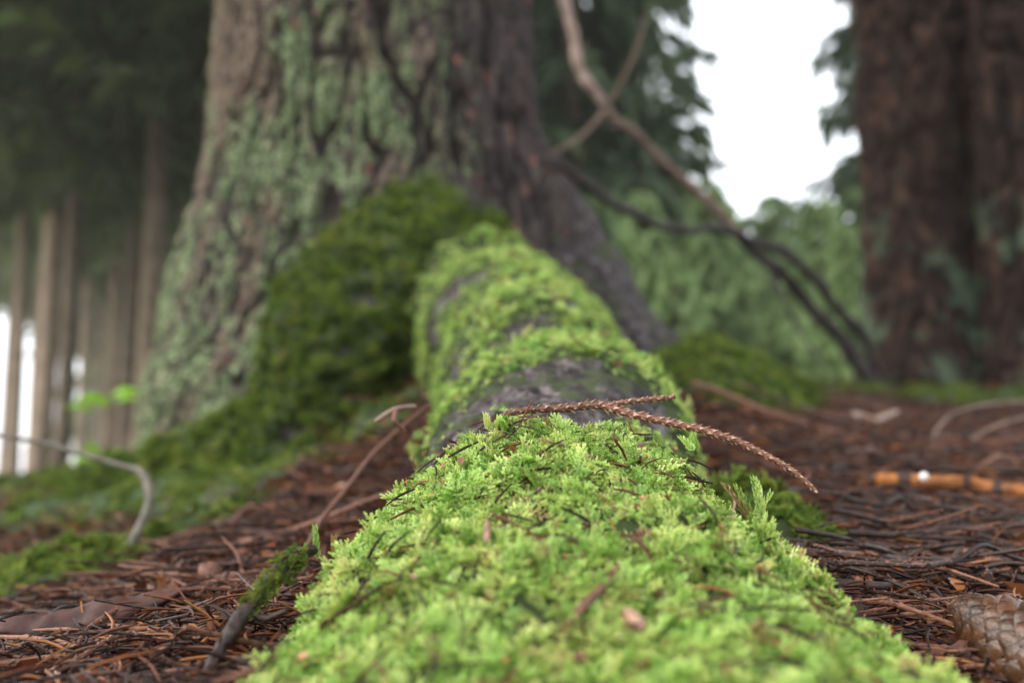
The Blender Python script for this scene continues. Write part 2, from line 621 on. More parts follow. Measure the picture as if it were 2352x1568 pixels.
# ------------------------------------------------------------------ ground (thin-plate surface through measured points)
ctrl = [P(*a) for a in [
    (2050, 1450, .45), (2300, 1400, .50), (2250, 1290, .62), (1930, 1230, .68), (2250, 1170, .85), (2050, 1090, 1.05),
    (2050, 1000, 1.5), (2300, 960, 2.0), (2200, 893, 2.9), (1900, 885, 3.0), (1720, 935, 2.0),
    (200, 1500, .50), (480, 1480, .46), (700, 1260, .72), (880, 1020, 1.12), (560, 1270, .85), (300, 1330, .82),
    (60, 1420, .70), (100, 1235, 1.2), (50, 1125, 2.2), (300, 1095, 2.2), (620, 1120, 1.25), (1000, 870, 1.40), (420, 1190, 1.2)]]
ctrl += [np.array(a) for a in [(0.02, 0.0, .0), (0.02, 0.3, 0.02), (0.25, 0.1, -.03), (.19, .37, .004), (.28, .36, .010), (.20, .28, -.02), (-.25, 0.1, -.01), (0, -1, -.05), (-2, -1, -.1), (2, -1, .05), (2, 1, .22),
                               (-2, 1, -.05), (-1.6, 3.5, 0.03), (-.3, 3, .25), (.8, 4.5, .40), (3, 4, .5), (-4, 9, .0), (-9, 20, .0), (0, 9, .30), (5, 10, .5), (0, 25, .2), (12, 22, .4),
                               (-12, 5, -.1), (12, 3, .5), (10, -10, .2), (-10, -10, -.3), (0, -15, -.2)]]
ctrl = np.array(ctrl)
CMAX = 26.0


def tps_u(r2):
    return np.where(r2 > 1e-12, r2 * np.log(np.maximum(r2, 1e-12)), 0)


_k = len(ctrl)
_A = np.zeros((_k + 3, _k + 3))
_d2 = ((ctrl[:, None, :2] - ctrl[None, :, :2]) ** 2).sum(-1)
_A[:_k, :_k] = tps_u(_d2) + np.eye(_k) * 0.004
_A[:_k, _k:] = np.column_stack([np.ones(_k), ctrl[:, :2]])
_A[_k:, :_k] = _A[:_k, _k:].T
_W = np.linalg.solve(_A, np.concatenate([ctrl[:, 2], np.zeros(3)]))


def ground_z(x, y, detail=True):
    x = np.asarray(x, dtype=float)
    y = np.asarray(y, dtype=float)
    xc, yc = np.clip(x, -CMAX, CMAX), np.clip(y, -CMAX, CMAX)
    z = _W[_k] + _W[_k + 1] * xc + _W[_k + 2] * yc
    for i in range(_k):
        z = z + _W[i] * tps_u((xc - ctrl[i, 0]) ** 2 + (yc - ctrl[i, 1]) ** 2)
    if detail:
        p = np.stack([x, y, np.zeros_like(x)], -1)
        near = np.exp(-((x ** 2 + y ** 2) / 60))
        z = z + near * (0.013 * sstep(.5, 1.0, y) * fbm(p, 7, 2, 3) + .006 * fbm(p, 14, 2, 4) + 0.006 * fbm(p, 34, 3, 5)) + (1 - near) * 0.05 * fbm(p, 0.7, 3, 9)
    return z


def axis_samples(lo, hi, step, far):
    core = np.arange(lo, hi, step)
    out, s, x = [], step, hi
    while x < far:
        out.append(x)
        s *= 1.09
        x += s
    out.append(far)
    neg, s, x = [], step, lo
    while x > -far:
        s *= 1.09
        x -= s
        neg.append(max(x, -far))
    return np.concatenate([neg[::-1], core, out])


gx = axis_samples(-1.2, 1.5, 0.011, 110)
gy = axis_samples(0.1, 2.6, 0.011, 110)
GX, GY = np.meshgrid(gx, gy)
gpos = np.column_stack([GX.ravel(), GY.ravel(), ground_z(GX.ravel(), GY.ravel())])
nx, ny = len(gx), len(gy)
ii, jj = np.meshgrid(np.arange(nx - 1), np.arange(ny - 1))
b0 = (jj * nx + ii).ravel()
gquads = np.column_stack([b0, b0 + 1, b0 + nx + 1, b0 + nx])


def pxy_dist_seg(p, a, b):
    ab = b - a
    t = np.clip(((p - a) @ ab) / (ab @ ab), 0, 1)
    return np.linalg.norm(p - (a + t[:, None] * ab), axis=1)


# mossy ground: slope under the left roots, strip at the foot of the right tree
moss_g = np.zeros(len(gpos))
nz = fbm(gpos, 11, 3, 21)
for (a, b, w) in [((650, 1150, 1.22), (150, 1200, 1.3), .16), ((480, 1230, 1.05), (330, 1160, 1.4), .13),
                  ((2100, 905, 2.6), (2400, 930, 2.3), .22), ((60, 1150, 1.9), (-100, 1150, 1.9), .2)]:
    d = pxy_dist_seg(gpos[:, :2], P(*a)[:2], P(*b)[:2])
    moss_g = np.maximum(moss_g, sstep(w, w * 0.5, d + nz * w * 1.2))
gpos[:, 2] += moss_g * (0.008 + 0.012 * noise3(gpos, 25, 4) + .022 * fbm(gpos, 10, 2, 6))
far_a = sstep(3.5, 7, np.hypot(gpos[:, 0], gpos[:, 1]))
gme = mesh_from('forest_floor', gpos, gquads, M_GROUND, True, {'far': far_a, 'moss': moss_g})
ground = link('forest_floor', gme)
ground['kind'] = 'structure'
ground['label'] = 'brown forest floor of soil and dry spruce needles'

# ------------------------------------------------------------------ moss shoot shapes
PROTO_N = [0]


def leaves_mesh(items, name, mat, hide=True):
    """items: list of (base, dir, normal, length, width, tip0, tip1)"""
    V, F, T = [], [], []
    for (b, d, n, l, w, t0, t1) in items:
        d = d / np.linalg.norm(d)
        s = np.cross(d, n)
        s /= max(np.linalg.norm(s), 1e-9)
        nn = np.cross(s, d)
        k = len(V)
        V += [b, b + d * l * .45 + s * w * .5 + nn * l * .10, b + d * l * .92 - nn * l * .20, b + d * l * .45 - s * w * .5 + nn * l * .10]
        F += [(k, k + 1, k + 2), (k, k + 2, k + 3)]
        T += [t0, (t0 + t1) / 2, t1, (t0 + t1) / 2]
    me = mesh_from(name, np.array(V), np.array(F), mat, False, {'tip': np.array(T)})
    return bpy.data.objects.new(name, me)


def moss_shoot(seed, mat, name):
    r = np.random.default_rng(seed)
    items = []
    L = 0.0105 * r.uniform(.8, 1.25)
    bend = r.uniform(.2, .9)
    def axis(base, d0, length, n, ll, curl, tb, te):
        pos = base.copy()
        d = d0 / np.linalg.norm(d0)
        step = length / n
        pts = []
        for i in range(n):
            t = i / max(n - 1, 1)
            d = d + curl * step / length
            d = d / np.linalg.norm(d)
            pos = pos + d * step
            pts.append((pos.copy(), d.copy()))
            a = i * 2.4 + r.uniform(-.4, .4)
            ref = np.array([1., 0, 0]) if abs(d[0]) < .9 else np.array([0, 1., 0])
            u = np.cross(d, ref)
            u /= np.linalg.norm(u)
            v = np.cross(d, u)
            rad = u * math.cos(a) + v * math.sin(a)
            le = ll * (1.05 - .45 * t) * r.uniform(.8, 1.2)
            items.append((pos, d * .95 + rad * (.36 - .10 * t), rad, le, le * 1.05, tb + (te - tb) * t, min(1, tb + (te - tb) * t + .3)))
        return pts
    main = axis(np.array([0., 0, -0.003]), np.array([-.1, 0, 1.]), L, 34, .0016, np.array([bend * r.uniform(-.6, .4), r.uniform(-.4, .4), 0]), 0.0, .8)
    nb = r.integers(5, 9)
    for k in range(nb):
        i = int(6 + k * 26 / nb)
        p, d = main[i]
        sgn = 1 if k % 2 else -1
        side = np.array([r.uniform(-.15, .5), sgn * 1.0, 0])
        axis(p, d * r.uniform(.5, 1.0) + side * .6, L * r.uniform(.30, .60) * (1.15 - i / 44), 11, .0013, np.array([.3, 0, .4]), .35 + i / 90, 1.0)
    return leaves_mesh(items, name, mat)


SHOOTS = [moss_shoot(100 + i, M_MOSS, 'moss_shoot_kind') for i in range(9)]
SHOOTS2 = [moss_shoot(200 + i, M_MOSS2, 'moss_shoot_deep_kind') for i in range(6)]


def grow_moss(name, v, quads, weight, count, parent, protos, smin, smax, seed, flat=0.9, lift=0.0, gap_f=110.0, gap_t=-.17):
    r = np.random.default_rng(seed)
    pos, n, w = scatter(v, quads, weight, count, r)
    t = r.normal(size=pos.shape)
    t = unit(t - (t * n).sum(1, keepdims=True) * n)
    # neighbouring shoots comb the same way
    comb = np.stack([noise3(pos, 28, 31), noise3(pos, 28, 37), noise3(pos, 28, 41)], -1)
    comb = comb - (comb * n).sum(1, keepdims=True) * n
    d = unit(t * flat * 1.0 + comb * 1.2 * flat + n * r.uniform(-.05, .50, (count, 1)) + np.array([0, 0, .06]))
    e = euler_for_dir(d, n, r)
    s = r.uniform(smin, smax, count) * np.clip(w, .45, 1)
    # tufts with gaps between them
    g = noise3(pos, gap_f, 51) + .22 * noise3(pos, gap_f * .4, 53)
    keep = g + r.uniform(-.35, .35, count) > gap_t
    s = s * (1 + .25 * np.clip(g, -1, 1))
    return instancer(name, (pos + n * (lift + .0035 * np.clip(g, -.15, 1)[:, None]))[keep], e[keep], s[keep], protos, parent, r)


# ------------------------------------------------------------------ the mossy spruce: trunk and roots
TC = np.array([P(860, 400, 1.85)[0], P(860, 400, 1.85)[1]])
TG = float(ground_z(TC[0], TC[1]))
tree = thing('mossy_spruce', 'thick old spruce with lichen bark and a moss covered root', 'tree', (0, 0, 0))

# near root: depth, centre px x, top px y, half width, visible height
ra = [(-.12, .015, -.02, .085), (0.02, .017, 0.012, .092)]
rootA_top = []
for (d, px, py, w) in [(.20, 1452, 2010, .121), (.27, 1430, 1675, .118), (.33, 1388, 1420, .109), (.39, 1325, 1215, .091), (.46, 1268, 1058, .077),
                       (.54, 1262, 972, .072), (.62, 1268, 898, .074), (.72, 1272, 835, .078), (.82, 1262, 785, .080), (.95, 1245, 735, .080),
                       (1.12, 1215, 672, .080), (1.30, 1170, 610, .085), (1.50, 1110, 560, .10)]:
    rootA_top.append((*P(px, py, d), w))
rootA_top = [(0.015, -.12, -.05, .08), (0.016, 0.06, -.012, .088)] + rootA_top
rootA_top = np.array(rootA_top)
CHAINS = {}
HUP = np.interp(rootA_top[:, 1], [.0, .27, .33, .39, .46, .56], [.045, .045, .052, .060, .070, 1.0])
HUP = np.minimum(HUP, rootA_top[:, 3] * .95)
CHAINS['near'] = [(x, y, z - h, w) for (x, y, z, w), h in zip(rootA_top, HUP)]


def chain(*pts):
    return [(*P(a, b, c), r) for (a, b, c, r) in pts]


CHAINS['left'] = chain((985, 610, 1.62, .10), (865, 730, 1.53, .10), (785, 850, 1.47, .088), (740, 970, 1.43, .07), (700, 1060, 1.40, .06), (640, 1180, 1.36, .05))
CHAINS['left_low'] = chain((760, 990, 1.45, .06), (600, 1030, 1.43, .048), (440, 1085, 1.45, .045), (280, 1150, 1.50, .042), (120, 1215, 1.58, .038), (-60, 1270, 1.66, .03))
CHAINS['right'] = chain((1180, 520, 1.85, .11), (1300, 660, 1.82, .10), (1390, 770, 1.80, .085), (1480, 850, 1.80, .075), (1600, 885, 1.82, .07), (1730, 915, 1.88, .055), (1850, 960, 1.95, .03))
CHAINS['flare'] = chain((620, 760, 1.80, .17), (530, 930, 1.70, .12), (455, 1040, 1.64, .08), (400, 1130, 1.60, .05))
CHAINS['back'] = [(TC[0] - .1, TC[1] + .15, TG + .2, .14), (TC[0] - .2, TC[1] + .45, TG + .06, .09), (TC[0] - .3, TC[1] + .8, TG - .03, .06)]


def chain_dist(p, ch):
    """distance to a chain of tapered capsules"""
    best = np.full(p.shape[:-1], 1e9)
    for a, b in zip(ch[:-1], ch[1:]):
        A, B = np.array(a[:3]), np.array(b[:3])
        ab = B - A
        t = np.clip(((p - A) @ ab) / (ab @ ab), 0, 1)
        d = np.linalg.norm(p - (A + t[..., None] * ab), axis=-1) - (a[3] + (b[3] - a[3]) * t)
        best = np.minimum(best, d)
    return best


def smin(a, b, k):
    h = np.clip(0.5 + 0.5 * (b - a) / k, 0, 1)
    return b * (1 - h) + a * h - k * h * (1 - h)


def r_base(z):
    h = np.maximum(z - TG, 0)
    return 0.272 + 0.085 * np.exp(-h / .22) - 0.012 * h.clip(0, 14)


# coarse radius field by marching outward from the trunk axis
th_c = np.linspace(-math.pi, math.pi, 180, endpoint=False)
z_c = np.concatenate([np.linspace(TG - .25, TG + .9, 110)])
RR = np.linspace(.16, .60, 60)
TT, ZZ = np.meshgrid(th_c, z_c)
field = np.full(TT.shape, 0.0)
alive = np.ones(TT.shape, dtype=bool)
for rr in RR:
    pp = np.stack([TC[0] + rr * np.cos(TT), TC[1] + rr * np.sin(TT), ZZ], -1)
    f = rr - r_base(ZZ)
    for nm, ch in CHAINS.items():
        k = max(.10 * (1 - (rr - .28) / .30), .01)
        f = smin(f, chain_dist(pp, ch) + max(0, rr - .36) * .22, k)
    f = np.maximum(f, .115 - np.linalg.norm((pp - P(965, 830, 1.47)) * np.array([1.15, .8, .8]), axis=-1))
    ok = alive & (f < 0)
    field[ok] = rr + np.clip(-f[ok], 0, RR[1] - RR[0])
    alive &= (f < 0) | (rr < .2)
field = np.maximum(field, .2)
for _ in range(2):
    field = (np.roll(field, 1, 1) + field * 2 + np.roll(field, -1, 1)) / 4
    field[1:-1] = (field[:-2] + 2 * field[1:-1] + field[2:]) / 4


def bilin(th, z):
    u = (th + math.pi) / (2 * math.pi) * len(th_c)
    v = np.clip((z - z_c[0]) / (z_c[-1] - z_c[0]) * (len(z_c) - 1), 0, len(z_c) - 1.001)
    i = np.floor(u).astype(int) % len(th_c)
    fu = u - np.floor(u)
    j = np.floor(v).astype(int)
    fv = v - j
    i2 = (i + 1) % len(th_c)
    a = (field[j, i] * (1 - fu) + field[j, i2] * fu) * (1 - fv) + (field[j + 1, i] * (1 - fu) + field[j + 1, i2] * fu) * fv
    return np.where(z > z_c[-1], r_base(z) + (field[-1, i] - r_base(z_c[-1])) * np.exp(-(z - z_c[-1]) / .3), a)


def bark_height(p, ax, seed, fr=30.0, stretch=0.28):
    """plates parted by winding vertical fissures; returns 0 (fissure) .. 1 (plate)"""
    q = p.copy()
    q[:, 2] *= stretch
    w = np.stack([noise3(q, 40, seed + 1), noise3(q, 40, seed + 2), noise3(q, 40, seed + 3)], -1)
    q2 = q + w * 0.009
    r1 = np.abs(noise3(q2, fr, seed + 5))
    r2 = np.abs(noise3(q2, fr * 1.9, seed + 7))
    q3 = p.copy()
    q3[:, 2] *= .55
    r3 = np.abs(noise3(q3 + w * .02, fr * 3.0, seed + 9))
    a = sstep(0.0, .26, r1)
    b = sstep(0.0, .30, r2)
    c = sstep(0.0, .35, r3)
    return a * (.45 + .55 * b) * (.7 + .3 * c)


def trunk_mesh(name, center, zs, ths, rfun, depth, seed, mat, extra, stretch=.28, fr=30.0):
    T, Z = np.meshgrid(ths, zs)
    rr = rfun(T.ravel(), Z.ravel())
    ct, st = np.cos(T.ravel()), np.sin(T.ravel())
    p0 = np.column_stack([center[0] + rr * ct, center[1] + rr * st, Z.ravel()])
    h = bark_height(p0, center, seed, fr, stretch)
    ex = extra(p0)
    dm = depth * (1 - .75 * ex.get('moss', 0))
    fine = fbm(p0 * np.array([1, 1, .45]), 95, 3, seed + 15)
    rr = rr + (h - 1) * dm + fine * .0075 + .012 * fbm(p0, 5, 2, seed + 20)
    p = np.column_stack([center[0] + rr * ct, center[1] + rr * st, Z.ravel()])
    n = len(ths)
    m = len(zs)
    i = np.arange(n)[None]
    i2 = (i + 1) % n
    j = np.arange(m - 1)[:, None]
    q = np.stack(np.broadcast_arrays(j * n + i, j * n + i2, (j + 1) * n + i2, (j + 1) * n + i), -1).reshape(-1, 4)
    ex['crack'] = h
    me = mesh_from(name, p, q, mat, True, ex)
    return me, p, q, ex


front = math.atan2(-TC[1], -TC[0])          # from the axis towards the camera
dn = 500
ths = np.concatenate([np.linspace(front - 1.75, front + 1.75, dn), np.linspace(front + 1.75, front - 1.75 + 2 * math.pi, 90)[1:-1]])
ths = (ths + math.pi) % (2 * math.pi) - math.pi
zs = np.concatenate([np.linspace(TG - .2, TG + 1.0, 330), TG + 1.0 + np.cumsum(np.geomspace(.006, .5, 60))])


def trunk_extra(p):
    dA = chain_dist(p, CHAINS['near'])
    dL = chain_dist(p, CHAINS['left'])
    dLL = chain_dist(p, CHAINS['left_low'])
    n = fbm(p, 9, 3, 51)
    mo = np.maximum(sstep(.06, .015, dA + n * .06), sstep(.045, .005, dL + n * .06))
    mo = np.maximum(mo, sstep(.05, .01, dLL + n * .04))
    hol = np.linalg.norm((p - P(965, 830, 1.52)) * np.array([1, .6, .8]), axis=1)
    mo = mo * sstep(.08, .15, hol)
    mo = mo * (1 - .8 * sstep(.05, .35, fbm(p, 14, 3, 57)))
    ang = np.arctan2(p[:, 1] - TC[1], p[:, 0] - TC[0])
    rel = (ang - front + math.pi) % (2 * math.pi) - math.pi      # negative: to the left as seen from the path
    lichen_lit = sstep(.72, .15, rel + .20 * fbm(p, 4, 2, 61) + .25 * fbm(p * np.array([1, 1, .35]), 16, 3, 63))  # lichen ends where the lit side ends: colour also carries light and shade
    lichen_lit = np.clip(lichen_lit * (.85 + .5 * fbm(p, 7, 2, 71)), 0, 1)
    return {'moss': mo, 'lichen': lichen_lit, 'warm': sstep(-.25, -.75, rel + .25 * fbm(p, 5, 2, 66)) * sstep(.25, .6, p[:, 2] - TG + .2 * fbm(p, 6, 2, 67))}


tme, tv, tq, tex = trunk_mesh('trunk', TC, zs, ths, bilin, .016, 5, M_TRUNK, trunk_extra, .20, 40.0)
link('trunk', tme, tree)


def root_part(name, ch, n, nseg, mossfun, thick, seed, hup=None, hdn=None, bark=.004):
    a = np.array(ch)
    v, fs, c = tube(a[:, :3], a[:, 3], n, nseg, hup, hdn, cap=True)
    q = fs[0]
    nv = len(v)
    nr = vnormals(v, q)
    nr[-2:] = 0
    mo = mossfun(v, nr)
    lump = .5 + .6 * fbm(v, 42, 3, seed) + .30 * noise3(v, 110, seed + 9)
    lump2 = .5 + .5 * fbm(v, 8, 2, seed + 3)
    v = v + nr * ((mo * thick * (.15 + .9 * lump))[:, None] + ((.012 + .030 * sstep(.58, .80, v[:, 1])) * (lump2 - .5))[:, None])
    rough = bark * (fbm(v * np.array([1, 1.6, 1.0]), 60, 4, seed + 5)) - bark * .8 * sstep(.12, 0, np.abs(noise3(v * np.array([.6, 1.5, 1]), 45, seed + 6)))
    v = v + nr * (rough * (1 - .6 * mo))[:, None]
    me = mesh_from(name, v, fs, M_ROOT, True, {'moss': mo})
    o = link('root', me, tree)
    return o, v, q, mo


def moss_near(v, n):
    y = v[:, 1]
    nz_ = fbm(v, 16, 3, 81)
    yy = y + .030 * nz_ - .06 * np.abs(v[:, 0] - .03)
    m = 1 - sstep(.475, .50, yy) * (1 - sstep(.665, .70, yy))
    y2 = yy + .07 * fbm(v, 9, 2, 89)
    m = m * (1 - .85 * sstep(.82, .87, y2) * (1 - sstep(.90, .95, y2)) * sstep(-.35, .0, fbm(v, 20, 2, 90)))
    m = m * (1 - .8 * sstep(1.17, 1.20, y2) * (1 - sstep(1.24, 1.28, y2)) * sstep(-.35, .0, fbm(v, 18, 2, 92)))
    bare = sstep(.25, .5, fbm(v, 22, 2, 83)) * sstep(.62, .70, y) * .8
    m = m * (1 - bare)
    return np.clip(m + .55 * sstep(.22, .45, fbm(v, 38, 3, 84)), 0, 1)


A = np.array(CHAINS['near'])
hA = HUP
rootA, vA, qA, moA = root_part('root', CHAINS['near'], 560, 200, moss_near, .012, 91, hup=hA, hdn=A[:, 3] * 2.0, bark=.0075)
rootA['label'] = 'root covered in bright green moss'
up_w = (vA[:, 2] > ground_z(vA[:, 0], vA[:, 1], False) - .01).astype(float)
wnear = moA * up_w * (vA[:, 1] > .10) * (vA[:, 1] < .62)
wnear = np.where(wnear > .3, wnear, wnear * .25)
grow_moss('moss', vA, qA, wnear, 44000, rootA, SHOOTS, .38, 1.0, 11)
wfar = moA * up_w * (vA[:, 1] >= .60)
grow_moss('moss', vA, qA, np.where(wfar > .25, wfar, wfar * .2), 15000, rootA, SHOOTS, .6, 1.15, 12)
grow_moss('moss', vA, qA, wnear, 8000, rootA, SHOOTS, .35, .75, 14, lift=.0015, gap_t=-9)

for key, n, ns, th, pr, cnt, sd in [('left', 190, 130, .034, SHOOTS2, 9500, 21), ('left_low', 180, 80, .022, SHOOTS2, 5500, 22),
                                    ('right', 150, 80, .012, SHOOTS2, 3500, 23), ('flare', 120, 80, .0, None, 0, 24), ('back', 60, 50, .0, None, 0, 25)]:
    if key == 'right':
        mf = lambda v, n: sstep(.22, .34, v[:, 0] + .06 * fbm(v, 12, 2, 85))
    elif key in ('flare', 'back'):
        mf = lambda v, n: np.zeros(len(v))
    else:
        mf = lambda v, n: np.clip(1.0 - 1.4 * sstep(.22, .5, fbm(v, 15, 3, 87)), 0, 1)
    o, v, q, mo = root_part('root', CHAINS[key], n, ns, mf, th, sd, bark=.006)
    if pr:
        w = mo * (v[:, 2] > ground_z(v[:, 0], v[:, 1], False) - .02)
        grow_moss('moss', v, q, w, cnt, o, pr, .9, 1.9, sd + 40)

# moss on the trunk foot
tw = np.where(tex['moss'] > .35, tex['moss'], 0) * (tv[:, 2] > TG - .1) * (tv[:, 1] < TC[1] + .1)
mt = grow_moss('moss', tv, tq, tw, 15000, None, SHOOTS2, .9, 1.9, 13)
mt.parent = tree

# ------------------------------------------------------------------ spruce foliage
def spray_quads(base, dirv, droop, length, width, rng):
    """arrays of sprays: two bent quads each"""
    n = len(base)
    d = unit(dirv)
    mid = base + d * (length * .5)[:, None] + np.array([0, 0, -1.0]) * (droop * length * .15)[:, None]
    tip = base + d * (length * .9)[:, None] + np.array([0, 0, -1.0]) * (droop * length * .55)[:, None]
    sd = unit(np.cross(d, unit(rng.normal(size=(n, 3)) * .6 + np.array([0, 0, 1.0]))))
    w = width[:, None]
    V = np.stack([base - sd * w * .3, base + sd * w * .3, mid - sd * w * .55, mid + sd * w * .55, tip - sd * w * .12, tip + sd * w * .12], 1).reshape(-1, 3)
    k = np.arange(n)[:, None] * 6
    F = np.vstack([k + np.array([0, 1, 3, 2]), k + np.array([2, 3, 5, 4])])
    return V, F


def spruce_crown(name, seed, z0, z1, rmax, spacing, per, sprays, slen, mat, droopy=.5, limb_r=.02, rtop=.05):
    rng = np.random.default_rng(seed)
    parts, tints, midx = [], [], []
    zlist = np.arange(z0, z1, spacing)
    B, D, DR, L, W, TI = [], [], [], [], [], []
    limbs = []
    for z in zlist:
        f = (z - z0) / (z1 - z0)
        rl = rmax * (1 - f) ** .8 * (.75 + .25 * min(1, f * 8)) + rtop
        for k in range(per):
            a = rng.uniform(0, 2 * math.pi)
            ln = rl * rng.uniform(.65, 1.1)
            dz = -ln * rng.uniform(.10, .35) * droopy * 2
            zz = z + rng.uniform(-.5, .5) * spacing
            p = np.array([[0, 0, zz], [math.cos(a) * ln * .4, math.sin(a) * ln * .4, zz + dz * .45 + .04 * ln],
                          [math.cos(a + .1) * ln * .8, math.sin(a + .1) * ln * .8, zz + dz * 1.0], [math.cos(a + .12) * ln, math.sin(a + .12) * ln, zz + dz * .95]])
            lv, lf, c = tube(p, [limb_r * .8 * (.4 + ln / 3), limb_r * .5, limb_r * .3, limb_r * .1], 6, 4, cap=False)
            limbs.append((lv, lf))
            ns = max(4, int(sprays * ln / rmax))
            t = rng.uniform(.18, 1.0, ns) ** .8
            cc = catmull(p, 30)
            b = cc[(t * 29).astype(int)]
            ax = np.array([math.cos(a), math.sin(a), 0])
            sd = np.array([-math.sin(a), math.cos(a), 0])
            s = rng.choice([-1, 1], ns) * rng.uniform(.3, 1.0, ns)
            dd = ax[None] * rng.uniform(.2, .9, (ns, 1)) + sd[None] * s[:, None] + np.array([0, 0, 1]) * rng.uniform(-.5, .15, (ns, 1))
            off = sd[None] * (s * rng.uniform(0, .28, ns) * ln * (1.1 - t))[:, None]
            B.append(b + off)
            D.append(dd)
            DR.append(rng.uniform(.4, 1.6, ns) * droopy * 1.6)
            L.append(slen * rng.uniform(.6, 1.4, ns))
            W.append(slen * rng.uniform(.22, .42, ns))
            TI.append(np.clip(.15 + .55 * t * rng.uniform(.5, 1.4, ns), 0, 1))
    B, D, DR, L, W, TI = (np.concatenate(x) for x in (B, D, DR, L, W, TI))
    V, F = spray_quads(B, D, DR, L, W, rng)
    lv, lf = merge(limbs)
    allv = np.vstack([V, lv])
    nF = len(F)
    faces = [np.vstack([F, lf[0] + len(V)])]
    tint = np.concatenate([np.repeat(TI, 6), np.zeros(len(lv))])
    mi = np.concatenate([np.zeros(nF, int), np.ones(len(lf[0]), int)])
    return mesh_from(name, allv, faces, [mat, M_LIMB], False, {'tint': tint}, mi)


def far_trunk(name, seed, h, r0):
    z = np.array([-.3, 0, .25, 1, h * .5, h])
    rng = np.random.default_rng(seed)
    p = np.column_stack([rng.uniform(-.03, .03, 6), rng.uniform(-.03, .03, 6), z])
    p[:2, :2] = 0
    v, f, c = tube(p, [r0 * 1.5, r0 * 1.4, r0 * 1.1, r0, r0 * .65, r0 * .08], 40, 12, jit=.10, seed=seed)
    return mesh_from(name, v, f, M_FTRUNK)


# the mossy spruce's crown, out of view, hung low to dim light from above
cr = link('crown', spruce_crown('crown', 1, 4.2, 20, 3.6, .45, 7, 70, .32, M_NDL_DARK, .5, .05), tree)
cr.location = (TC[0], TC[1], 0)

# ------------------------------------------------------------------ the big brown tree beyond, at the end of the litter
RC = P(2265, 880, 3.1)
RG = float(ground_z(RC[0], RC[1]))
rtree = thing('brown_spruce', 'big dark reddish brown trunk with a deep vertical groove above the needle litter', 'tree')


def r_right(th, z):
    h = np.maximum(z - RG, 0)
    fr = math.atan2(-RC[1], -RC[0])
    rel = (th - fr + math.pi) % (2 * math.pi) - math.pi
    g = -.15 * np.exp(-((rel + .06 + .06 * np.sin(h * 3)) / (.15 + .05 * np.cos(h * 2.5))) ** 2) * np.exp(-((h - .1) / .85) ** 4)
    lob = .025 * np.cos(rel * 3 + .6) * np.exp(-h / .9)
    return .335 + .05 * np.exp(-h / .15) + lob + g - .010 * np.clip(h, 0, 18)


fr = math.atan2(-RC[1], -RC[0])
rth = np.concatenate([np.linspace(fr - 1.7, fr + 1.7, 240), np.linspace(fr + 1.7, fr - 1.7 + 2 * math.pi, 60)[1:-1]])
rth = (rth + math.pi) % (2 * math.pi) - math.pi
rzs = np.concatenate([np.linspace(RG - .2, RG + 1.9, 230), RG + 1.9 + np.cumsum(np.geomspace(.012, .6, 50))])
rme, rv, rq, rex = trunk_mesh('trunk', RC, rzs, rth, r_right, .030, 45, M_RIGHT,
                              lambda p: {'lichen': sstep(.75, .1, p[:, 2] - RG), 'moss': np.zeros(len(p))}, .32, 26)
link('trunk', rme, rtree)
cr = link('crown', spruce_crown('crown', 2, 4.6, 21, 3.3, .45, 7, 65, .32, M_NDL_DARK, .5, .05), rtree)  # unseen crown, set low to hold back light from overhead
cr.location = (RC[0], RC[1], 0)

# ------------------------------------------------------------------ plantation trees at the left, far
def place_tree(root, px, d, rz, scale, label=None):
    q = P(px, 1080, d)
    z = float(ground_z(q[0], q[1]))
    if root.get('placed'):
        return copy_thing(root, (q[0], q[1], z - .05), rz, scale, label)
    root['placed'] = 1
    root.location = (q[0], q[1], z - .05)
    root.rotation_euler = (0, 0, rz)
    root.scale = (scale,) * 3
    if label:
        root['label'] = label
    return root


G_PL = 'slender spruces in the plantation'
LAB_PL = 'slender bare trunked spruce in the pale plantation left of the mossy trunk'
plant = []
for s in range(3):
    t = thing('plantation_spruce', LAB_PL, 'tree', group=G_PL)
    link('trunk', far_trunk('trunk', 60 + s, 15, .085), t)
    link('crown', spruce_crown('crown', 70 + s, 3.3 + .5 * s, 15, 1.5, .34, 6, 26, .30, M_NDL_OLIVE, .5, .02), t)
    plant.append(t)
spots = [(25, 13, 1.0), (68, 22, 1.1), (100, 15.5, 1.0), (136, 9.5, .85), (185, 19, 1.0), (215, 26, 1.2), (243, 16, 1.0), (288, 11.5, .95), (318, 21, 1.1),
         (352, 12.5, 1.0), (385, 17, 1.1), (-40, 17, 1.0), (-90, 11, 1.0), (420, 24, 1.2), (470, 15, 1.0), (150, 30, 1.2), (5, 28, 1.2), (270, 32, 1.3), (340, 29, 1.2), (-140, 24, 1.2), (560, 20, 1.1), (700, 26, 1.2), (90, 36, 1.4), (-30, 38, 1.4), (230, 40, 1.4), (400, 38, 1.4)]
for i, (px, d, sc) in enumerate(spots):
    place_tree(plant[i % 3], px, d, random.uniform(0, 6.28), sc)
for t in plant:
    if 'placed' in t:
        del t['placed']

# pale spruces branched to the ground close off the far side of the plantation
G_ED = 'pale spruces at the far edge of the plantation'
ed = thing('edge_spruce', 'pale green spruce branched to the ground at the far edge of the plantation', 'tree', group=G_ED)
link('trunk', far_trunk('trunk', 85, 11, .11), ed)
link('crown', spruce_crown('crown', 86, .3, 11, 2.0, .32, 7, 34, .40, M_NDL_PALE, .6, .025), ed)
for i, (px, d, sc) in enumerate([(235, 38, 1.0), (300, 44, 1.1), (390, 36, 1.0), (340, 52, 1.3), (440, 46, 1.3), (520, 40, 1.2), (640, 36, 1.1)]):
    place_tree(ed, px, d, random.uniform(0, 6.28), sc)
if 'placed' in ed:
    del ed['placed']

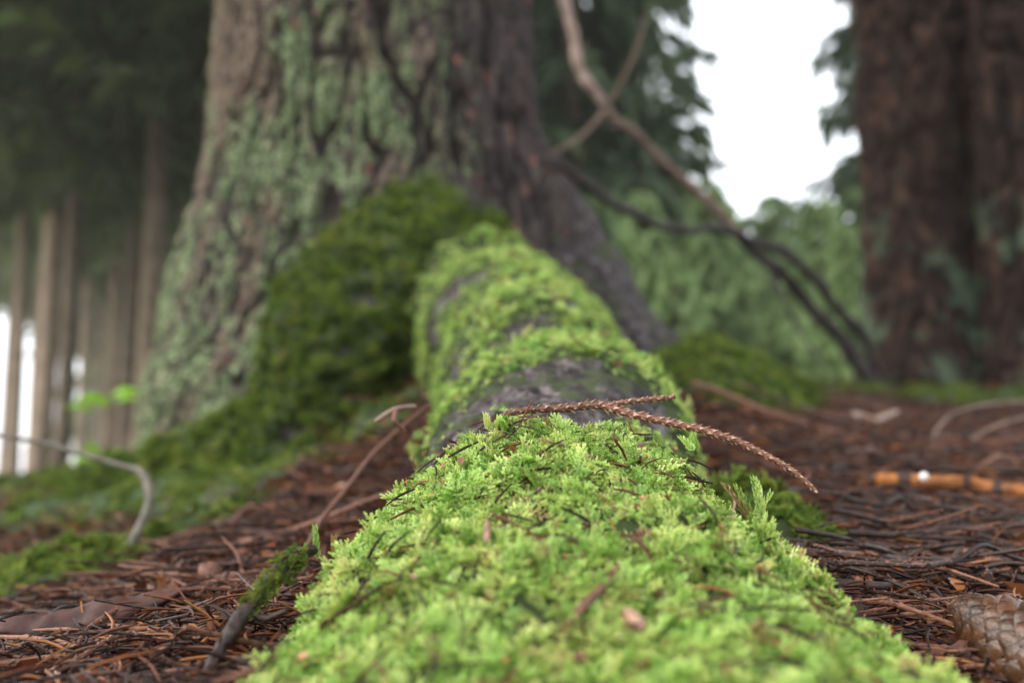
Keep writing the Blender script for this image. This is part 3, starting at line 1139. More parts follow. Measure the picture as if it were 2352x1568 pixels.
# low-branched dark spruces nearer on the left: the dark canopy at the top
G_DK = 'dark low branched spruces'
dk = thing('dark_spruce', 'dark spruce with drooping low branches shading the plantation behind the mossy trunk', 'tree', group=G_DK)
link('trunk', far_trunk('trunk', 80, 13, .075), dk)
link('crown', spruce_crown('crown', 81, 2.7, 13, 1.9, .30, 6, 30, .26, M_NDL_DARK, .45, .025), dk)
for i, (px, d, sc) in enumerate([(-120, 7.0, 1.05), (330, 8.5, 1.1), (90, 10.0, 1.25), (620, 7.5, 1.0), (900, 9.5, 1.1)]):
    place_tree(dk, px, d, random.uniform(0, 6.28), sc)
if 'placed' in dk:
    del dk['placed']

# right of the trunk: spruces framing the bright gap
G_FR = 'grey green spruces framing the sky gap'
fs = thing('forest_spruce', 'tall grey green spruce behind the leaning dead branches, beside the gap of white sky', 'tree', group=G_FR)
link('trunk', far_trunk('trunk', 90, 10, .11), fs)
link('crown', spruce_crown('crown', 91, .7, 10, 1.45, .26, 6, 34, .28, M_NDL_MID, .7, .025), fs)
for i, (px, d, sc) in enumerate([(1310, 9.5, 1.0), (1480, 15, 1.15), (1130, 11, 1.1), (2085, 13.0, .95), (2260, 10.5, 1.0), (2420, 13, 1.1), (1330, 19, 1.3)]):
    place_tree(fs, px, d, random.uniform(0, 6.28), sc)
if 'placed' in fs:
    del fs['placed']

G_YS = 'young pale green spruces'
ys = thing('young_spruce', 'young pale green spruce with drooping sprays, low behind the leaning dead branches', 'young tree', group=G_YS)
link('trunk', far_trunk('trunk', 95, 2.4, .03), ys)
link('crown', spruce_crown('crown', 96, .08, 2.4, .95, .09, 6, 34, .17, M_NDL_PALE, .9, .010, .03), ys)
for i, (px, d, sc) in enumerate([(1480, 6.5, .62), (1640, 7.5, .75), (1790, 8.5, .80), (1900, 7.0, .62), (1570, 9.5, 1.0), (1730, 11, 1.0), (1390, 8.0, .8), (2000, 10, 1.0), (1850, 13, 1.3), (1660, 15, 1.4), (1960, 5.6, .4), (1560, 5.4, .35)]):
    place_tree(ys, px, d, random.uniform(0, 6.28), sc)
if 'placed' in ys:
    del ys['placed']

# ------------------------------------------------------------------ dead branches between the two trunks
def simple_tube_thing(name, label, cat, pts, rad, mat, n=40, nseg=10, jit=.12, group=None, seed=0):
    v, f, c = tube(pts, rad, n, nseg, jit=jit, seed=seed)
    base = v.mean(0)
    base[2] = v[:, 2].min()
    o = link(name, mesh_from(name, v - base, f, mat), None, base)
    return tag(o, label, cat, group), c


def kinky(path, amp, f, seed):
    q = np.asarray(path)
    w = np.stack([noise3(q, f, seed), noise3(q, f, seed + 1), noise3(q, f, seed + 2)], -1)
    e = np.minimum(np.linspace(0, 1, len(q)), np.linspace(1, 0, len(q)))[:, None]
    return q + w * amp * np.clip(e * 8, 0, 1)


def stubs(path, ks, r, mat, parent, seed):
    rng = np.random.default_rng(seed)
    for k in ks:
        d = unit(rng.normal(size=3) + np.array([0, -.3, .3]))
        L = rng.uniform(.02, .07)
        v, f, c = tube([path[k], path[k] + d * L * .5, path[k] + d * L + np.array([0, 0, .01])], [r, r * .7, r * .45], 8, 6, jit=.2, seed=seed)
        link('broken_stub', mesh_from('broken_stub', v, f, mat), parent)


pb = thing('pale_dead_branch', 'long pale dead branch leaning up from the foot of the brown trunk', 'branch')
low = catmull([P(1690, 530, 2.68), P(1760, 600, 2.72), P(1850, 690, 2.77), P(1930, 780, 2.82), P(1985, 850, 2.86), P(2010, 885, 2.88)], 30)
top = catmull([P(1262, -160, 2.5), P(1290, 0, 2.5), P(1308, 70, 2.5), P(1340, 160, 2.51), P(1385, 235, 2.52)], 30)
top = kinky(top, .010, 9, 3)
stubs(top, [6, 19], .005, M_PALE, pb, 5)
v, f, c = tube(top, np.linspace(.009, .012, 30) * (1 + .12 * np.sin(np.arange(30) * 1.3)), 90, 12, jit=.3, seed=3)
link('upper_limb', mesh_from('upper_limb', v, f, M_PALE), pb)['label'] = 'pale pinkish barkless upper limb'
mid = catmull([P(1378, 222, 2.52), P(1402, 262, 2.53), P(1490, 340, 2.56), P(1590, 430, 2.62), P(1690, 530, 2.68)], 30)
mid = kinky(mid, .014, 10, 7)
stubs(mid, [5, 14, 22], .005, M_GREYBR, pb, 8)
v, f, c = tube(mid, np.linspace(.009, .013, 30) * (1 + .14 * np.sin(np.arange(30) * 1.1)), 90, 12, jit=.3, seed=13)
link('middle_limb', mesh_from('middle_limb', v, f, M_GREYBR), pb)['label'] = 'grey brown middle limb'
low = kinky(low, .012, 9, 9)
stubs(low, [8, 17], .006, M_DARKBR, pb, 9)
v, f, c = tube(low, np.linspace(.013, .021, 30) * (1 + .1 * np.sin(np.arange(30) * 1.2)), 90, 12, jit=.3, seed=4)
link('lower_limb', mesh_from('lower_limb', v, f, M_DARKBR), pb)['label'] = 'dark barked lower limb'
v, f, c = tube([P(1392, 252, 2.52), P(1425, 195, 2.5), P(1460, 120, 2.48), P(1490, 20, 2.46)], [.006, .005, .004, .002], 30, 8, jit=.1)
link('side_twig', mesh_from('side_twig', v, f, M_GREYBR), pb)
v, f, c = tube([P(1392, 252, 2.52), P(1360, 290, 2.5), P(1320, 325, 2.47), P(1270, 350, 2.4)], [.007, .006, .005, .003], 30, 8, jit=.1)
link('side_twig', mesh_from('side_twig', v, f, M_GREYBR), pb)

db = thing('dark_dead_branch', 'dark thin dead branch sagging from the mossy trunk towards the brown trunk', 'branch')
dpath = catmull([P(1230, 330, 1.95), P(1300, 385, 2.05), P(1380, 450, 2.15), P(1480, 505, 2.3), P(1600, 525, 2.45), P(1690, 535, 2.56), P(1780, 575, 2.64), P(1860, 630, 2.72), P(1930, 710, 2.80), P(1985, 780, 2.86), P(2030, 890, 2.9)], 60)
dpath = kinky(dpath, .014, 8, 11)
stubs(dpath, [12, 22, 31, 40, 48], .005, M_DARKBR, db, 12)
v, f, c = tube(dpath, np.linspace(.008, .015, 60) * (1 + .12 * np.sin(np.arange(60) * .9)), 140, 10, jit=.3, seed=8)
link('limb', mesh_from('limb', v, f, M_DARKBR), db)
v, f, c = tube([P(1760, 590, 2.6), P(1800, 690, 2.58), P(1850, 780, 2.56), P(1905, 850, 2.5)], [.005, .005, .004, .002], 30, 6, jit=.1)
link('side_twig', mesh_from('side_twig', v, f, M_DARKBR), db)

# ------------------------------------------------------------------ spruce twigs with leaf pegs
def peg_twig_mesh(name, pts, rad, mats, peg=.0014, pitch=.0016, seed=0, n=None, around=5):
    """bare spruce twig: tube, with a spiral of forward-pointing leaf pegs"""
    rng = np.random.default_rng(seed)
    p = np.asarray(pts, dtype=float)
    length = np.linalg.norm(np.diff(p, axis=0), axis=1).sum()
    n = n or max(12, int(length / .004))
    v, fs, c = tube(p, rad, n, 8, jit=.12, seed=seed)
    rad = np.interp(np.linspace(0, 1, 200), np.linspace(0, 1, len(p)), np.broadcast_to(rad, (len(p),)))
    np_ = int(length / pitch) * around // 2
    cc = catmull(p, 200)
    t, s, u = frames(cc)
    k = np.clip((np.linspace(.01, .99, np_) * 199).astype(int), 0, 199)
    a = np.arange(np_) * 2.39996
    rd = s[k] * np.cos(a)[:, None] + u[k] * np.sin(a)[:, None]
    tg = np.cross(t[k], rd)
    rr = rad[k][:, None]
    L = (peg * rng.uniform(.7, 1.3, np_) * np.clip(rr[:, 0] / rad.max(), .5, 1))[:, None]
    w = L * .38
    b = cc[k] + rd * rr * .8
    tip = b + rd * L * .75 + t[k] * L * .95
    V = np.stack([b - tg * w - t[k] * w * .6, b + tg * w - t[k] * w * .6, b + t[k] * w * 1.6, tip], 1).reshape(-1, 3)
    kk = np.arange(np_)[:, None] * 4
    F = np.vstack([kk + np.array([0, 1, 3]), kk + np.array([1, 2, 3]), kk + np.array([2, 0, 3])])
    vv = np.vstack([v, V])
    faces = [fs[0], np.vstack(fs[1:] + [F + len(v)])]
    nf0 = len(fs[0])
    ncap = sum(len(x) for x in fs[1:])
    mi = np.concatenate([np.zeros(nf0 + ncap, int), np.ones(len(F), int)])
    return mesh_from(name, vv, faces, mats, False, None, mi)


def part_centered(name, me_fn, parent):
    return link(name, me_fn, parent)


ft = thing('forked_twig', 'forked needleless spruce twig lying across the crest of the mossy root', 'twig')
link('stem', peg_twig_mesh('stem', [P(1150, 956, .458), P(1180, 946, .458), P(1240, 939, .456), P(1300, 937, .454), P(1350, 931, .452), P(1392, 929, .450)], [.0011, .0013, .0015, .0015, .0016, .0017], [M_TWIG, M_TWIGTIP], .0020, seed=1), ft)
link('short_branch', peg_twig_mesh('short_branch', [P(1385, 931, .450), P(1430, 924, .451), P(1480, 918, .453), P(1520, 914, .455), P(1550, 911, .457)], [.0011, .0010, .0010, .0010, .0009], [M_TWIG, M_TWIGTIP], .0014, seed=2), ft)
link('long_branch', peg_twig_mesh('long_branch', [P(1382, 930, .450), P(1440, 948, .448), P(1520, 967, .446), P(1600, 984, .444), P(1680, 1008, .442), P(1745, 1038, .440), P(1805, 1071, .438), P(1848, 1103, .437), P(1876, 1131, .436)],
                                  [.0016, .0015, .0014, .0014, .0013, .0012, .0011, .0010, .0008], [M_TWIG, M_TWIGTIP], .0021, seed=3), ft)

bt = thing('broken_twig', 'short crooked broken twig poking up left of the bare bark on the mossy root', 'twig')
v, f, c = tube([P(862, 968, .60), P(885, 952, .60), P(908, 940, .60), P(930, 935, .60), P(956, 933, .60)], [.0011, .0014, .0016, .0013, .0011], 30, 8, jit=.25)
link('stem', mesh_from('stem', v, f, M_GREYBR), bt)
v, f, c = tube([P(910, 941, .60), P(905, 965, .595), P(930, 990, .60)], [.0013, .0011, .001], 14, 6, jit=.2)
link('side_twig', mesh_from('side_twig', v, f, M_TWIG), bt)


def litter_path(pxs, lift=.004):
    """pixels (px,py,d) snapped down on to the floor"""
    out = []
    for (a, b, d) in pxs:
        q = P(a, b, d)
        q[2] = max(q[2], float(ground_z(q[0], q[1])) + lift)
        out.append(q)
    return out


simple_tube_thing('leaning_twig', 'thin reddish brown twig leaning on the left flank of the mossy root', 'twig',
                  [P(985, 930, .74), P(930, 975, .72), P(860, 1040, .70), P(790, 1130, .68), P(735, 1200, .66), P(700, 1270, .65)], [.0014, .0016, .0018, .0018, .0018, .0016], M_TWIG, 40, 7, .15)

# mossy stick at the left flank of the root
ms = thing('mossy_stick', 'dark knobbly stick with ragged moss against the left flank of the mossy root', 'stick')
spts = [P(440, 1640, .345), P(468, 1568, .355), P(500, 1500, .362), P(545, 1432, .370), P(590, 1372, .378), P(640, 1312, .386), P(690, 1275, .394), P(722, 1262, .40)]
v, f, c = tube(spts, [.0020, .0026, .0021, .0028, .0022, .0030, .0024, .002], 110, 14, jit=.5, seed=6)
so = link('stem', mesh_from('stem', v, f, M_DTWIG), ms)
nv = vnormals(v, f[0])
w = (np.isin(np.arange(len(v)) // 14, np.arange(56, 100))).astype(float) * (nv[:, 2] > -.9)
grow_moss('moss', v, f[0], w + 1e-6, 260, ms, SHOOTS2, .22, .5, 71, 1.0)
v, f, c = tube([P(575, 1402, .374), P(610, 1420, .372), P(660, 1400, .37)], [.0015, .0013, .001], 14, 6, jit=.2)
link('side_twig', mesh_from('side_twig', v, f, M_DTWIG), ms)

# arching dead stem on the left
simple_tube_thing('arched_twig', 'bare grey twig reaching out flat then bending down into the mossy slope', 'twig',
                  [P(-120, 985, .93), P(0, 1000, .93), P(100, 1018, .93), P(200, 1047, .93), P(290, 1072, .93), P(325, 1085, .925), P(342, 1125, .91), P(338, 1170, .90), P(310, 1230, .87), P(270, 1285, .84), P(225, 1335, .82)],
                  [.0016, .0018, .002, .0024, .0029, .0036, .0040, .0038, .0036, .0034, .003], M_GREYTW, 120, 10, .10)

# orange stick
os_ = thing('orange_stick', 'stick with peeling orange inner bark lying on the needle litter', 'stick')
spts = litter_path([(2018, 1150, .86), (2080, 1158, .86), (2150, 1164, .85), (2230, 1170, .85), (2300, 1176, .84), (2400, 1184, .83), (2520, 1195, .82)], .015)
v, f, c = tube(spts, [.0052, .0056, .0058, .0058, .0058, .0060, .0060], 90, 14, jit=.10, seed=9)
link('stem', mesh_from('stem', v, f, M_ORANGE), os_)
cc = catmull(spts, 100)
for (a, b, sd) in [(8, 20, 1), (39, 47, 3), (54, 62, 4)]:
    v, f, c = tube(cc[a:b:2], [.0052] + [.0066] * (len(cc[a:b:2]) - 2) + [.0050], 24, 14, jit=.38, seed=sd)
    link('bark_patch', mesh_from('bark_patch', v, f, M_BARKFLAKE), os_)
v, f, c = tube([cc[21] + np.array([-.002, -.004, .003]), cc[21] + np.array([0, -.0055, .0035]), cc[22] + np.array([.002, -.004, .003])], [.002, .0036, .002], 10, 8, jit=.2)
link('white_fungus', mesh_from('white_fungus', v, f, M_FUNGUS), os_)

# ------------------------------------------------------------------ spruce cone
def make_cone():
    tip = P(2205, 1385, .45)
    far = P(2490, 1850, .365)
    tip[2] = float(ground_z(tip[0], tip[1])) + .015
    far[2] = float(ground_z(far[0], far[1])) + .017
    ax = far - tip
    Ltot = .105
    ax = ax / np.linalg.norm(ax)
    t = thing('spruce_cone', 'wet brown closed spruce cone lying on the needle litter', 'cone', tip)
    def rad(s):
        return .0158 * np.power(np.clip(np.sin(np.clip(s, 0, 1) * 1.9 + .12), 0, 1), .62) * (1 - .15 * np.clip(s - .6, 0, 1))
    ss = np.linspace(0.0, 1, 14)
    pts = ax[None] * (ss * Ltot)[:, None]
    v, f, c = tube(pts, np.maximum(rad(ss) * .86, .001), 40, 20)
    link('core', mesh_from('core', v, f, M_CONECORE), t)
    u = unit(np.cross(ax, [0, 0, 1]))
    w = np.cross(u, ax)
    # one scale: rounded rhombic shell, x across, y towards the tip, z outward
    sv, sf = [], []
    NY, NX = 6, 6
    for j in range(NY + 1):
        y = j / NY
        hw = .0083 * math.sin(math.pi * min(1, .28 + .72 * y) ** 1.0) ** .7 if y < 1 else 0.0012
        for i in range(NX + 1):
            x = (i / NX - .5) * 2
            sv.append((x * hw, y * .0165, .0011 + .0026 * y * y - .0032 * x * x * (hw / .0083) ** 2 + (.0006 if j in (NY - 1,) else 0)))
    for j in range(NY):
        for i in range(NX):
            a = j * (NX + 1) + i
            sf.append((a, a + 1, a + NX + 2, a + NX + 1))
    sme = mesh_from('scale', np.array(sv), np.array(sf), M_CONE)
    N = 210
    for k in range(N):
        s = .012 + .93 * (k + .5) / N
        a = k * 2.39996
        rdl = u * math.cos(a) + w * math.sin(a)
        r = float(rad(s))
        drad = (float(rad(s + .02)) - float(rad(s - .02))) / (.04 * Ltot)
        yv = unit(-ax + rdl * (-drad + random.uniform(.18, .34)))
        yv = yv[None]
        xv = unit(np.cross(yv, rdl[None]))
        zv = np.cross(xv, yv)
        o = link('scale', sme, t)
        o.location = ax * (s * Ltot + .006) + rdl * r * .93
        o.rotation_euler = euler_from_axes(xv, yv, zv)[0]
        sc = .32 + .48 * min(1, r / .0158)
        o.scale = (sc * random.uniform(.9, 1.1), sc * random.uniform(.85, 1.1), sc)
    return t


make_cone()

# ------------------------------------------------------------------ moss cushions beside the roots
def cushion(name, label, centre, rx, ry, h, count, seed, protos=SHOOTS2, smin_=.8, smax_=1.6):
    n = 46
    g = np.linspace(-1, 1, n)
    X, Y = np.meshgrid(g, g)
    x, y = X.ravel(), Y.ravel()
    rad = np.hypot(x, y)
    wx, wy = centre[0] + x * rx, centre[1] + y * ry
    prof = np.clip(1 - rad ** 2, -.3, 1)
    p = np.column_stack([wx, wy, np.zeros_like(wx)])
    z = ground_z(wx, wy) + h * prof * (1 + .45 * fbm(p, 14, 3, seed)) - .004 + np.where(rad > 1, -.02, 0)
    i, j = np.meshgrid(np.arange(n - 1), np.arange(n - 1))
    b = (j * n + i).ravel()
    q = np.column_stack([b, b + 1, b + n + 1, b + n])
    base = np.array([centre[0], centre[1], float(ground_z(centre[0], centre[1]))])
    v = np.column_stack([wx, wy, z]) - base
    t = thing(name, label, 'moss', base)
    mo = sstep(1.02, .85, rad + .2 * fbm(p, 20, 2, seed + 2))
    keep = (rad[q] < 1.15).all(1)
    link('mound', mesh_from('mound', v, q[keep], M_ROOT, True, {'moss': np.ones(len(v))}), t)
    o = grow_moss('moss_shoots', v, q[keep], mo + 1e-6, count, None, protos, smin_, smax_, seed + 5)
    o.parent = t
    return t


c = P(70, 1360, .80)
cushion('moss_cushion', 'low cushion of green moss on the litter below the arched grey twig', c[:2], .095, .085, .040, 2600, 301)
c = P(1740, 1130, .62)
cushion('moss_cushion', 'dark green moss cushion tucked against the right flank of the mossy root', c[:2], .055, .07, .040, 1100, 302)
c = P(1650, 900, 1.55)
cushion('moss_cushion', 'rounded dark moss hump right of the mossy root beyond the litter', c[:2], .13, .20, .085, 3600, 303)
c = P(30, 1150, 1.85)
cushion('moss_cushion', 'mossy bank at the foot of the plantation left of the mossy trunk', c[:2], .20, .20, .03, 2500, 304)

# moss over the mossy ground
gw = np.where(moss_g > .3, moss_g, 0)
sel = (gpos[gquads][:, :, 0].min(1) > -1.3) & (gpos[gquads][:, :, 0].max(1) < 2.0) & (gpos[gquads][:, 0, 1] > .3) & (gpos[gquads][:, 0, 1] < 3.2)
grow_moss('ground_moss', gpos, gquads[sel], gw + 1e-9, 11000, ground, SHOOTS2, .8, 1.8, 15, gap_f=40, gap_t=-.05)

# ------------------------------------------------------------------ litter: needles, bud scales, twig crumbs
def strip_proto(name, pts, w, mat):
    v, f, c = tube(pts, w, 5, 4, cap=True)
    return bpy.data.objects.new(name, mesh_from(name, v, f, mat, False))


NEEDLES = []
for i in range(5):
    b = random.uniform(-.002, .002)
    L = random.uniform(.011, .018)
    NEEDLES.append(strip_proto('needle_kind', np.array([[-L / 2, 0, 0], [0, b, .0006], [L / 2, 0, 0]]), [.0004, .00055, .0003], M_NEEDLE))
FLAKES = []
for i in range(4):
    l, w = random.uniform(.004, .008), random.uniform(.0025, .0045)
    V = np.array([[-l, 0, 0], [-l * .4, w, .001], [l * .5, w * .7, .0012], [l, 0, 0], [l * .5, -w * .7, .0012], [-l * .4, -w, .001], [0, 0, -.0006]])
    F = np.array([[0, 6, 1], [1, 6, 2], [2, 6, 3], [3, 6, 4], [4, 6, 5], [5, 6, 0]])
    FLAKES.append(bpy.data.objects.new('flake_kind', mesh_from('flake_kind', V, F, M_FLAKE, False)))
CHIPS = []
for fo in FLAKES:
    cm = fo.data.copy()
    cm.materials.clear()
    cm.materials.append(M_BARKFLAKE)
    CHIPS.append(bpy.data.objects.new('chip_kind', cm))
CRUMBS = []
for i in range(6):
    L = random.uniform(.02, .05)
    CRUMBS.append(bpy.data.objects.new('crumb_kind', peg_twig_mesh('crumb_kind', np.array([[-L, 0, 0], [-L * .3, random.uniform(-.006, .006), .002], [L * .3, random.uniform(-.006, .006), 0], [L, 0, .001]]), [.0005, .0008, .0008, .0005],
                                                                   [M_DTWIG if i % 2 else M_TWIG, M_TWIG], .0012, .003, i, 8, 4)))


def floor_points(count, rng, dmax=3.2, dmin=.22, power=1.0):
    """points on the litter inside a wide wedge in front of the path, denser near"""
    out = []
    while sum(len(o) for o in out) < count:
        d = dmin * (dmax / dmin) ** (rng.random(count * 2) ** power)
        x = rng.uniform(-.62, .62, count * 2) * d + rng.normal(0, .03, count * 2)
        q = np.column_stack([x, d])
        p3 = np.column_stack([q, ground_z(q[:, 0], q[:, 1])])
        ok = np.hypot(q[:, 0] - TC[0], q[:, 1] - TC[1]) > .36
        A2 = chain_dist(np.column_stack([q, p3[:, 2]]), CHAINS['near'])
        ok &= A2 > -.004
        xc = np.interp(q[:, 1], A[:, 1], A[:, 0])
        ok &= np.abs(q[:, 0] - xc) > np.interp(q[:, 1], A[:, 1], A[:, 3]) * np.where(q[:, 1] < .6, .93, 0)
        mg = np.zeros(len(q))
        out.append(p3[ok])
    return np.vstack(out)[:count]


def lay(name, protos, count, seed, tilt, smin_, smax_, lift, dmax=3.2, power=1.0, dmin=.22):
    rng = np.random.default_rng(seed)
    p = floor_points(count, rng, dmax, dmin, power)
    a = rng.uniform(0, 2 * math.pi, count)
    e = np.column_stack([rng.normal(0, tilt, count), rng.normal(0, tilt, count), a])
    p[:, 2] += np.abs(rng.normal(0, lift, count)) + .0005
    return instancer(name, p, e, rng.uniform(smin_, smax_, count), protos, ground, rng)


lay('needle_litter', NEEDLES, 60000, 401, .25, .8, 1.4, .006)
lay('bud_scale_litter', FLAKES, 9000, 402, .5, .7, 1.5, .004)
lay('bark_chip_litter', CHIPS, 1300, 404, .7, 1.2, 2.6, .005, 3.4, .8, .75)
lay('twig_crumb_litter', CRUMBS, 3000, 403, .14, .7, 1.6, .005)

# dry needles and scales dropped on the moss of the near root
rng = np.random.default_rng(77)
pos, nn, _ = scatter(vA, qA, wnear * (vA[:, 2] > .03), 420, rng)
d = unit(rng.normal(size=pos.shape))
d = unit(d - (d * nn).sum(1, keepdims=True) * nn * .75)
y = unit(np.cross(nn, d))
z = np.cross(d, y)
instancer('fallen_needles', pos + nn * rng.uniform(.003, .009, (len(pos), 1)), euler_from_axes(d, y, z), rng.uniform(.5, 1.05, len(pos)), NEEDLES + [], rootA, rng)

pos, nn, _ = scatter(vA, qA, wnear * (vA[:, 2] > .03), 170, rng)
d = unit(rng.normal(size=pos.shape))
d = unit(d - (d * nn).sum(1, keepdims=True) * nn * .8)
y = unit(np.cross(nn, d))
z = np.cross(d, y)
instancer('fallen_bud_scales', pos + nn * rng.uniform(.004, .009, (len(pos), 1)), euler_from_axes(d, y, z), rng.uniform(.15, .42, len(pos)), FLAKES + [], rootA, rng)

# ------------------------------------------------------------------ countable twigs in the litter
G_TW = 'twigs strewn over the needle litter'
tw_kinds = []
for i in range(10):
    rr = np.random.default_rng(500 + i)
    L = rr.uniform(.06, .16)
    k = 7
    xs = np.linspace(-L / 2, L / 2, k)
    ys_ = np.cumsum(rr.normal(0, .010, k))
    ys_ -= ys_.mean()
    zz_ = .0025 + np.abs(rr.normal(0, .003, k))
    r0 = rr.uniform(.0008, .0015)
    if i % 3 == 0:
        v, f, c = tube(np.column_stack([xs, ys_, zz_]), np.linspace(r0 * 1.3, r0 * .6, k), 26, 7, jit=.2, seed=i)
        tw_kinds.append((mesh_from('twig', v, f, M_DTWIG), 'smooth dark wet twig lying in the needle litter'))
    else:
        dark = i % 3 == 1
        tw_kinds.append((peg_twig_mesh('twig', np.column_stack([xs, ys_, zz_]), np.linspace(r0 * 1.2, r0 * .6, k), [M_DTWIG, M_TWIG] if dark else [M_TWIG, M_TWIGTIP], .0016, .0024, i, 30, 4),
                         'rough dark brown needleless spruce twig in the needle litter' if dark else 'rough reddish brown needleless spruce twig in the needle litter'))


def put_twig(kind, x, y, rz, s, lift=0.0, where='in the needle litter'):
    me, lab = tw_kinds[kind]
    lab = lab.replace('lying in the needle litter', where).replace('in the needle litter', where)
    # follow the local slope
    h = .04
    zx = (ground_z(x + h, y) - ground_z(x - h, y)) / (2 * h)
    zy = (ground_z(x, y + h) - ground_z(x, y - h)) / (2 * h)
    o = link('spruce_twig', me)
    n = Vector((-float(zx), -float(zy), 1)).normalized()
    q = n.to_track_quat('Z', 'Y')
    import mathutils
    q0 = Vector((0, 0, 1)).rotation_difference(n)
    o.rotation_euler = (q0 @ mathutils.Euler((0, random.gauss(0, .10), rz)).to_quaternion()).to_euler()
    o.location = (x, y, float(ground_z(x, y)) + lift)
    o.scale = (s, s, s)
    tag(o, lab, 'twig', 'twigs ' + where + ': ' + ' '.join(lab.split(' ')[:2]))
    return o


rr = np.random.default_rng(909)
# the pile at the right, lying mostly across the view
for i in range(75):
    px, py = rr.uniform(1920, 2420), rr.uniform(1215, 1420)
    d = .45 * (1450 - 784) / (py - 784) if False else .50 + (1420 - py) / 205 * .28
    q = P(px, py, d)
    put_twig(int(rr.choice([0, 1, 1, 2, 3, 4, 4, 6, 7, 9])), q[0], q[1], rr.normal(.15, .35), rr.uniform(.7, 1.3), rr.uniform(.001, .012), 'piled beside the spruce cone')
for i in range(64):
    q = P(rr.uniform(1820, 2450), rr.uniform(960, 1210), rr.uniform(.85, 2.4))
    put_twig(int(rr.integers(0, 10)), q[0], q[1], rr.uniform(-1.2, 1.2), rr.uniform(.8, 1.7), rr.uniform(.001, .012), 'on the litter below the brown trunk')
for i in range(34):
    px = rr.uniform(-50, 760)
    d = rr.uniform(.42, .95)
    q = P(px, 1300, d)
    if chain_dist(np.array([[q[0], q[1], ground_z(q[0], q[1])]]), CHAINS['near'])[0] < .03:
        continue
    put_twig(int(rr.integers(0, 10)), q[0], q[1], rr.uniform(-.3, 1.5), rr.uniform(.6, 1.3), rr.uniform(.001, .008), 'on the litter around the mossy stick')

# named pieces in the litter
def litter_tube(name, label, cat, pxs, rad, mat, pegs=False, seed=0, lift=.004):
    pts = litter_path(pxs, lift)
    if pegs:
        base = np.mean(pts, axis=0)
        base[2] = min(p[2] for p in pts)
        me = peg_twig_mesh(name, np.array(pts) - base, rad, [M_DTWIG, M_TWIG], .0018, .0022, seed)
        return tag(link(name, me, None, base), label, cat)
    return simple_tube_thing(name, label, cat, pts, rad, mat, 50, 9, .15, None, seed)[0]


litter_tube('rough_twig', 'long rough twig running along the litter to the foot of the mossy stick', 'twig',
            [(100, 1590, .42), (200, 1545, .425), (300, 1525, .43), (400, 1512, .43), (500, 1490, .43), (580, 1470, .43)], [.0016, .002, .0022, .0022, .0021, .0018], None, True, 3)
litter_tube('red_twig', 'straight reddish brown twig slanting over the litter left of the mossy stick', 'twig',
            [(270, 1500, .52), (330, 1430, .56), (400, 1370, .60), (470, 1300, .66), (540, 1250, .72)], [.002, .0024, .0024, .0022, .0018], M_TWIG, False, 5, .008)
litter_tube('orange_twig', 'short orange brown twig across the litter behind the mossy stick', 'twig',
            [(470, 1322, .62), (530, 1335, .60), (590, 1352, .58)], [.0015, .002, .0015], M_TWIGTIP, False, 6, .008)
litter_tube('curved_twig', 'long thin dark twig curving across the litter beyond the orange stick', 'twig',
            [(1860, 1140, .95), (1960, 1118, 1.0), (2080, 1120, 1.02), (2200, 1115, 1.02), (2300, 1100, 1.03), (2420, 1085, 1.05)], [.002, .0025, .0026, .0026, .0024, .002], M_DTWIG, False, 7, .010)
litter_tube('bleached_stem', 'bleached thin stem lying slantwise in the litter beyond the orange stick', 'twig',
            [(1960, 1000, 1.5), (2010, 980, 1.5), (2060, 945, 1.52)], [.003, .004, .003], M_PALE, False, 8, .02)
for (a, nm, lb) in [([(2145, 1040, 1.25), (2150, 990, 1.25), (2200, 945, 1.27), (2300, 925, 1.3), (2420, 920, 1.35)], 'dry_grass_stalk', 'pale dry stalk arching out of the litter below the brown trunk'),
                    ([(2230, 1010, 1.2), (2270, 985, 1.2), (2330, 965, 1.22), (2420, 940, 1.25)], 'dry_grass_stalk', 'low pale dry stalk below the arching one, by the brown trunk')]:
    simple_tube_thing(nm, lb, 'stem', [P(*k) for k in a], [.0017] * (len(a) - 1) + [.0012], M_GREYBR, 50, 8, .1)

# fallen bark flake at the lower left
def bark_flake():
    c = P(190, 1490, .50)
    c[2] = float(ground_z(c[0], c[1])) + .007
    n, m = 26, 9
    V, F = [], []
    for i in range(n):
        s = i / (n - 1) * 2 - 1
        w = .0085 * max(0.08, 1 - abs(s) ** 2.5) * (1 + .10 * math.sin(i * .55))
        for j in range(m):
            a = (j / (m - 1) - .5) * 2.2
            V.append((s * .036, math.sin(a) * w, .004 + math.cos(a) * w * .8 + .006 * s * s + .002 * s))
    for i in range(n - 1):
        for j in range(m - 1):
            b = i * m + j
            F.append((b, b + 1, b + m + 1, b + m))
    V = np.array(V)
    V = V + .0012 * np.stack([noise3(V, 240, 1), noise3(V, 240, 2), noise3(V, 240, 3)], -1)
    top = len(V)
    V2 = np.vstack([V, V - np.array([0, 0, .002])])
    F = np.array(F)
    edge = []
    F2 = F[:, ::-1] + top
    ring = [i * m for i in range(n)] + [(n - 1) * m + j for j in range(1, m)] + [i * m + m - 1 for i in range(n - 2, -1, -1)] + [j for j in range(m - 2, 0, -1)]
    for a, b in zip(ring, ring[1:] + ring[:1]):
        edge.append((a, b, b + top, a + top))
    o = link('bark_flake', mesh_from('bark_flake', V2, np.vstack([F, F2, np.array(edge)]), M_BARKFLAKE), None, c)
    o.rotation_euler = (.25, -.10, .35)
    o.scale = (1.25, 1.25, 1.25)
    tag(o, 'dark curled bark flake lying on the litter left of the mossy stick', 'bark')


bark_flake()

